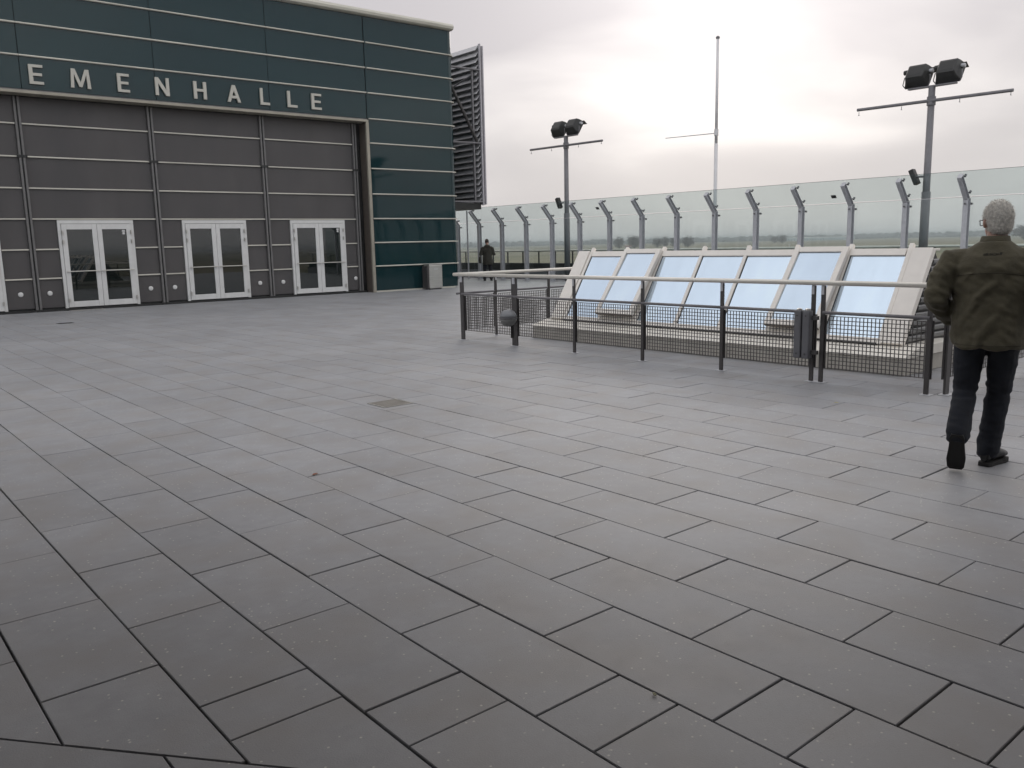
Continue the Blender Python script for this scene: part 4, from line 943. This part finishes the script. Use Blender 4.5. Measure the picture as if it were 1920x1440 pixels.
def woods(name, px0, px1, d0_, d1, h0, h1, step):
    mb = MB(); px = px0
    while px < px1:
        p = at(px, rnd.uniform(d0_, d1)); r_ = rnd.uniform(0.6, 1.6)*h1; h = rnd.uniform(h0, h1); n = 7
        vs_ = [p + Vector((math.cos(2*math.pi*i/n)*r_*rnd.uniform(.6, 1.2), math.sin(2*math.pi*i/n)*r_*rnd.uniform(.6, 1.2), h*rnd.uniform(.25, .6))) for i in range(n)]
        vb = [Vector((v.x, v.y, ZG)) for v in vs_]; top = [p + Vector((rnd.uniform(-.3, .3)*r_, rnd.uniform(-.3, .3)*r_, h))]
        mb.add(vb + vs_ + top, [(i, (i+1) % n, n+(i+1) % n, n+i) for i in range(n)] + [(n+i, n+(i+1) % n, 2*n) for i in range(n)])
        px += step*rnd.uniform(0.5, 1.5)
    tag(mb.build(name, m_wood), 'hazy wooded strip along the far horizon', 'wood', kind='stuff')
woods('far_wood', 700, 2300, 3400, 5200, 10, 24, 1.6)
m_bark = mat('bare_twigs', (0.07, 0.06, 0.05), 0.95, var=0.3, nscale=0.5)
def tree(px, dist, h, w, label):
    p = at(px, dist); t_ = empty('bare_tree', p, label=label, cat='tree', group='trees on the airfield edge')
    tk = MB().tube((0, 0, 0), (0, 0, h*0.45), w*0.05, w*0.03, 7)
    limbs = []
    for k in range(9):
        a = rnd.uniform(0, 6.28); z0 = h*rnd.uniform(0.2, 0.45); e_ = Vector((math.cos(a)*w*rnd.uniform(.2, .45), math.sin(a)*w*rnd.uniform(.2, .45), h*rnd.uniform(0.55, 0.92)))
        tk.tube((0, 0, z0), e_, w*0.02, w*0.008, 5); limbs.append((Vector((0, 0, z0)), e_))
    tk.build('trunk', m_bark, t_)
    cw = MB()
    for k in range(1500):
        u = Vector((rnd.gauss(0, 1), rnd.gauss(0, 1), rnd.gauss(0, 1))).normalized()*rnd.uniform(0.25, 1.0)**0.5
        lump = 0.75 + 0.75*mnoise.noise(u*2.6 + Vector((px, 0, 0)))
        c = Vector((u.x*w*0.5*lump, u.y*w*0.5*lump, h*0.47 + u.z*h*(0.5*lump if u.z > 0 else 0.45)))
        d = Vector((rnd.gauss(0, 1), rnd.gauss(0, 1), rnd.gauss(0.6, 1))).normalized(); sd = d.orthogonal().normalized()*w*0.02; L_ = w*rnd.uniform(.06, .12)
        cw.add([c - sd, c + sd, c + d*L_], [(0, 1, 2)])
    cw.build('crown', m_bark, t_)
for px, dist, h, w, lab in ((1164, 1500, 19, 20, 'leftmost hazy bare tree, just right of the fifth fence post from the hall end'), (1192, 1480, 20, 24, 'widest bare tree beside the red roofed hut, left of the seventh post'), (1235, 1550, 17, 17, 'slim bare tree between the seventh and eighth fence posts, left one'),
                            (1249, 1560, 19, 15, 'tallest slim bare tree between the seventh and eighth fence posts'), (1268, 1500, 17, 20, 'bare tree half hidden behind the eighth fence post'), (1291, 1540, 17, 22, 'bare tree just right of the eighth fence post'),
                            (1452, 2100, 15, 16, 'small bare tree right of the flagpole, left one of two'), (1466, 2050, 17, 20, 'bushy bare tree right of the flagpole near the white masts'), (1925, 1500, 22, 40, 'broad dark tree at the right edge behind the walking man')):
    tree(px, dist, h*1.2, w*1.3, lab)
def shed(px, dist, w, d_, h, mwall, mroof, name, label, pitch_=0.0):
    p = at(px, dist); rz = -(yaw + math.atan((px-960)/1588.0)); e_ = empty(name, p, rz, label=label, cat='building')
    MB().box(-w/2, w/2, 0, d_, 0, h*0.8).build('wall', mwall, e_)
    MB().prism([(-0.5, h*.801), (d_+.5, h*.801), (d_/2, h*1.0+pitch_)], -w/2-.5, w/2+.5, 'X').build('roof', mroof, e_)
    m_ = MB()
    n = max(1, int(w/8))
    for k in range(n): MB().box(-w/2+(k+.35)*w/n, -w/2+(k+.65)*w/n, -0.12, -0.02, 0.2, h*.55).build('gate', m_mull, e_)
m_paleb = mat('pale_blue_cladding', (0.42, 0.50, 0.52), 0.6); m_red = mat('red_roof', (0.25, 0.07, 0.05), 0.8)
shed(1535, 3000, 215, 40, 11, m_paleb, m_mull, 'long_hall', 'long pale blue hall on the horizon right of the flagpole')
shed(1181, 1350, 9, 8, 5.5, m_kerb, m_red, 'red_roofed_hut', 'tiny red roofed hut among the far trees')
p = at(1479, 930); an = empty('antenna_group', p, label='cluster of small white antenna masts in the far field', cat='antenna')
for k, (dx, h) in enumerate(((-3.2, 3.2), (-1.1, 2.6), (0.4, 6.0), (1.8, 3.4), (3.0, 2.4))):
    MB().tube((dx*.8, -dx*.6, 0), (dx*.8, -dx*.6, h), 0.28, 0.2, 8).box(dx*.8-.5, dx*.8+.5, -dx*.6-.5, -dx*.6+.5, h*.75, h).build('mast', m_white, an)

hz = MB().box(-14500, 14500, -14500, 14500, ZG-1, 14.0).mesh('haze')
m_hz = bpy.data.materials.new('haze_air'); m_hz.use_nodes = True; t = m_hz.node_tree; t.nodes.clear()
o_ = t.nodes.new('ShaderNodeOutputMaterial'); pv = t.nodes.new('ShaderNodeVolumePrincipled')
pv.inputs['Color'].default_value = (0.90, 0.915, 0.93, 1); pv.inputs['Density'].default_value = 0.00029; pv.inputs['Anisotropy'].default_value = 0.2
t.links.new(pv.outputs[0], o_.inputs['Volume'])
tag(obj('haze', hz, m_hz), kind='stuff')
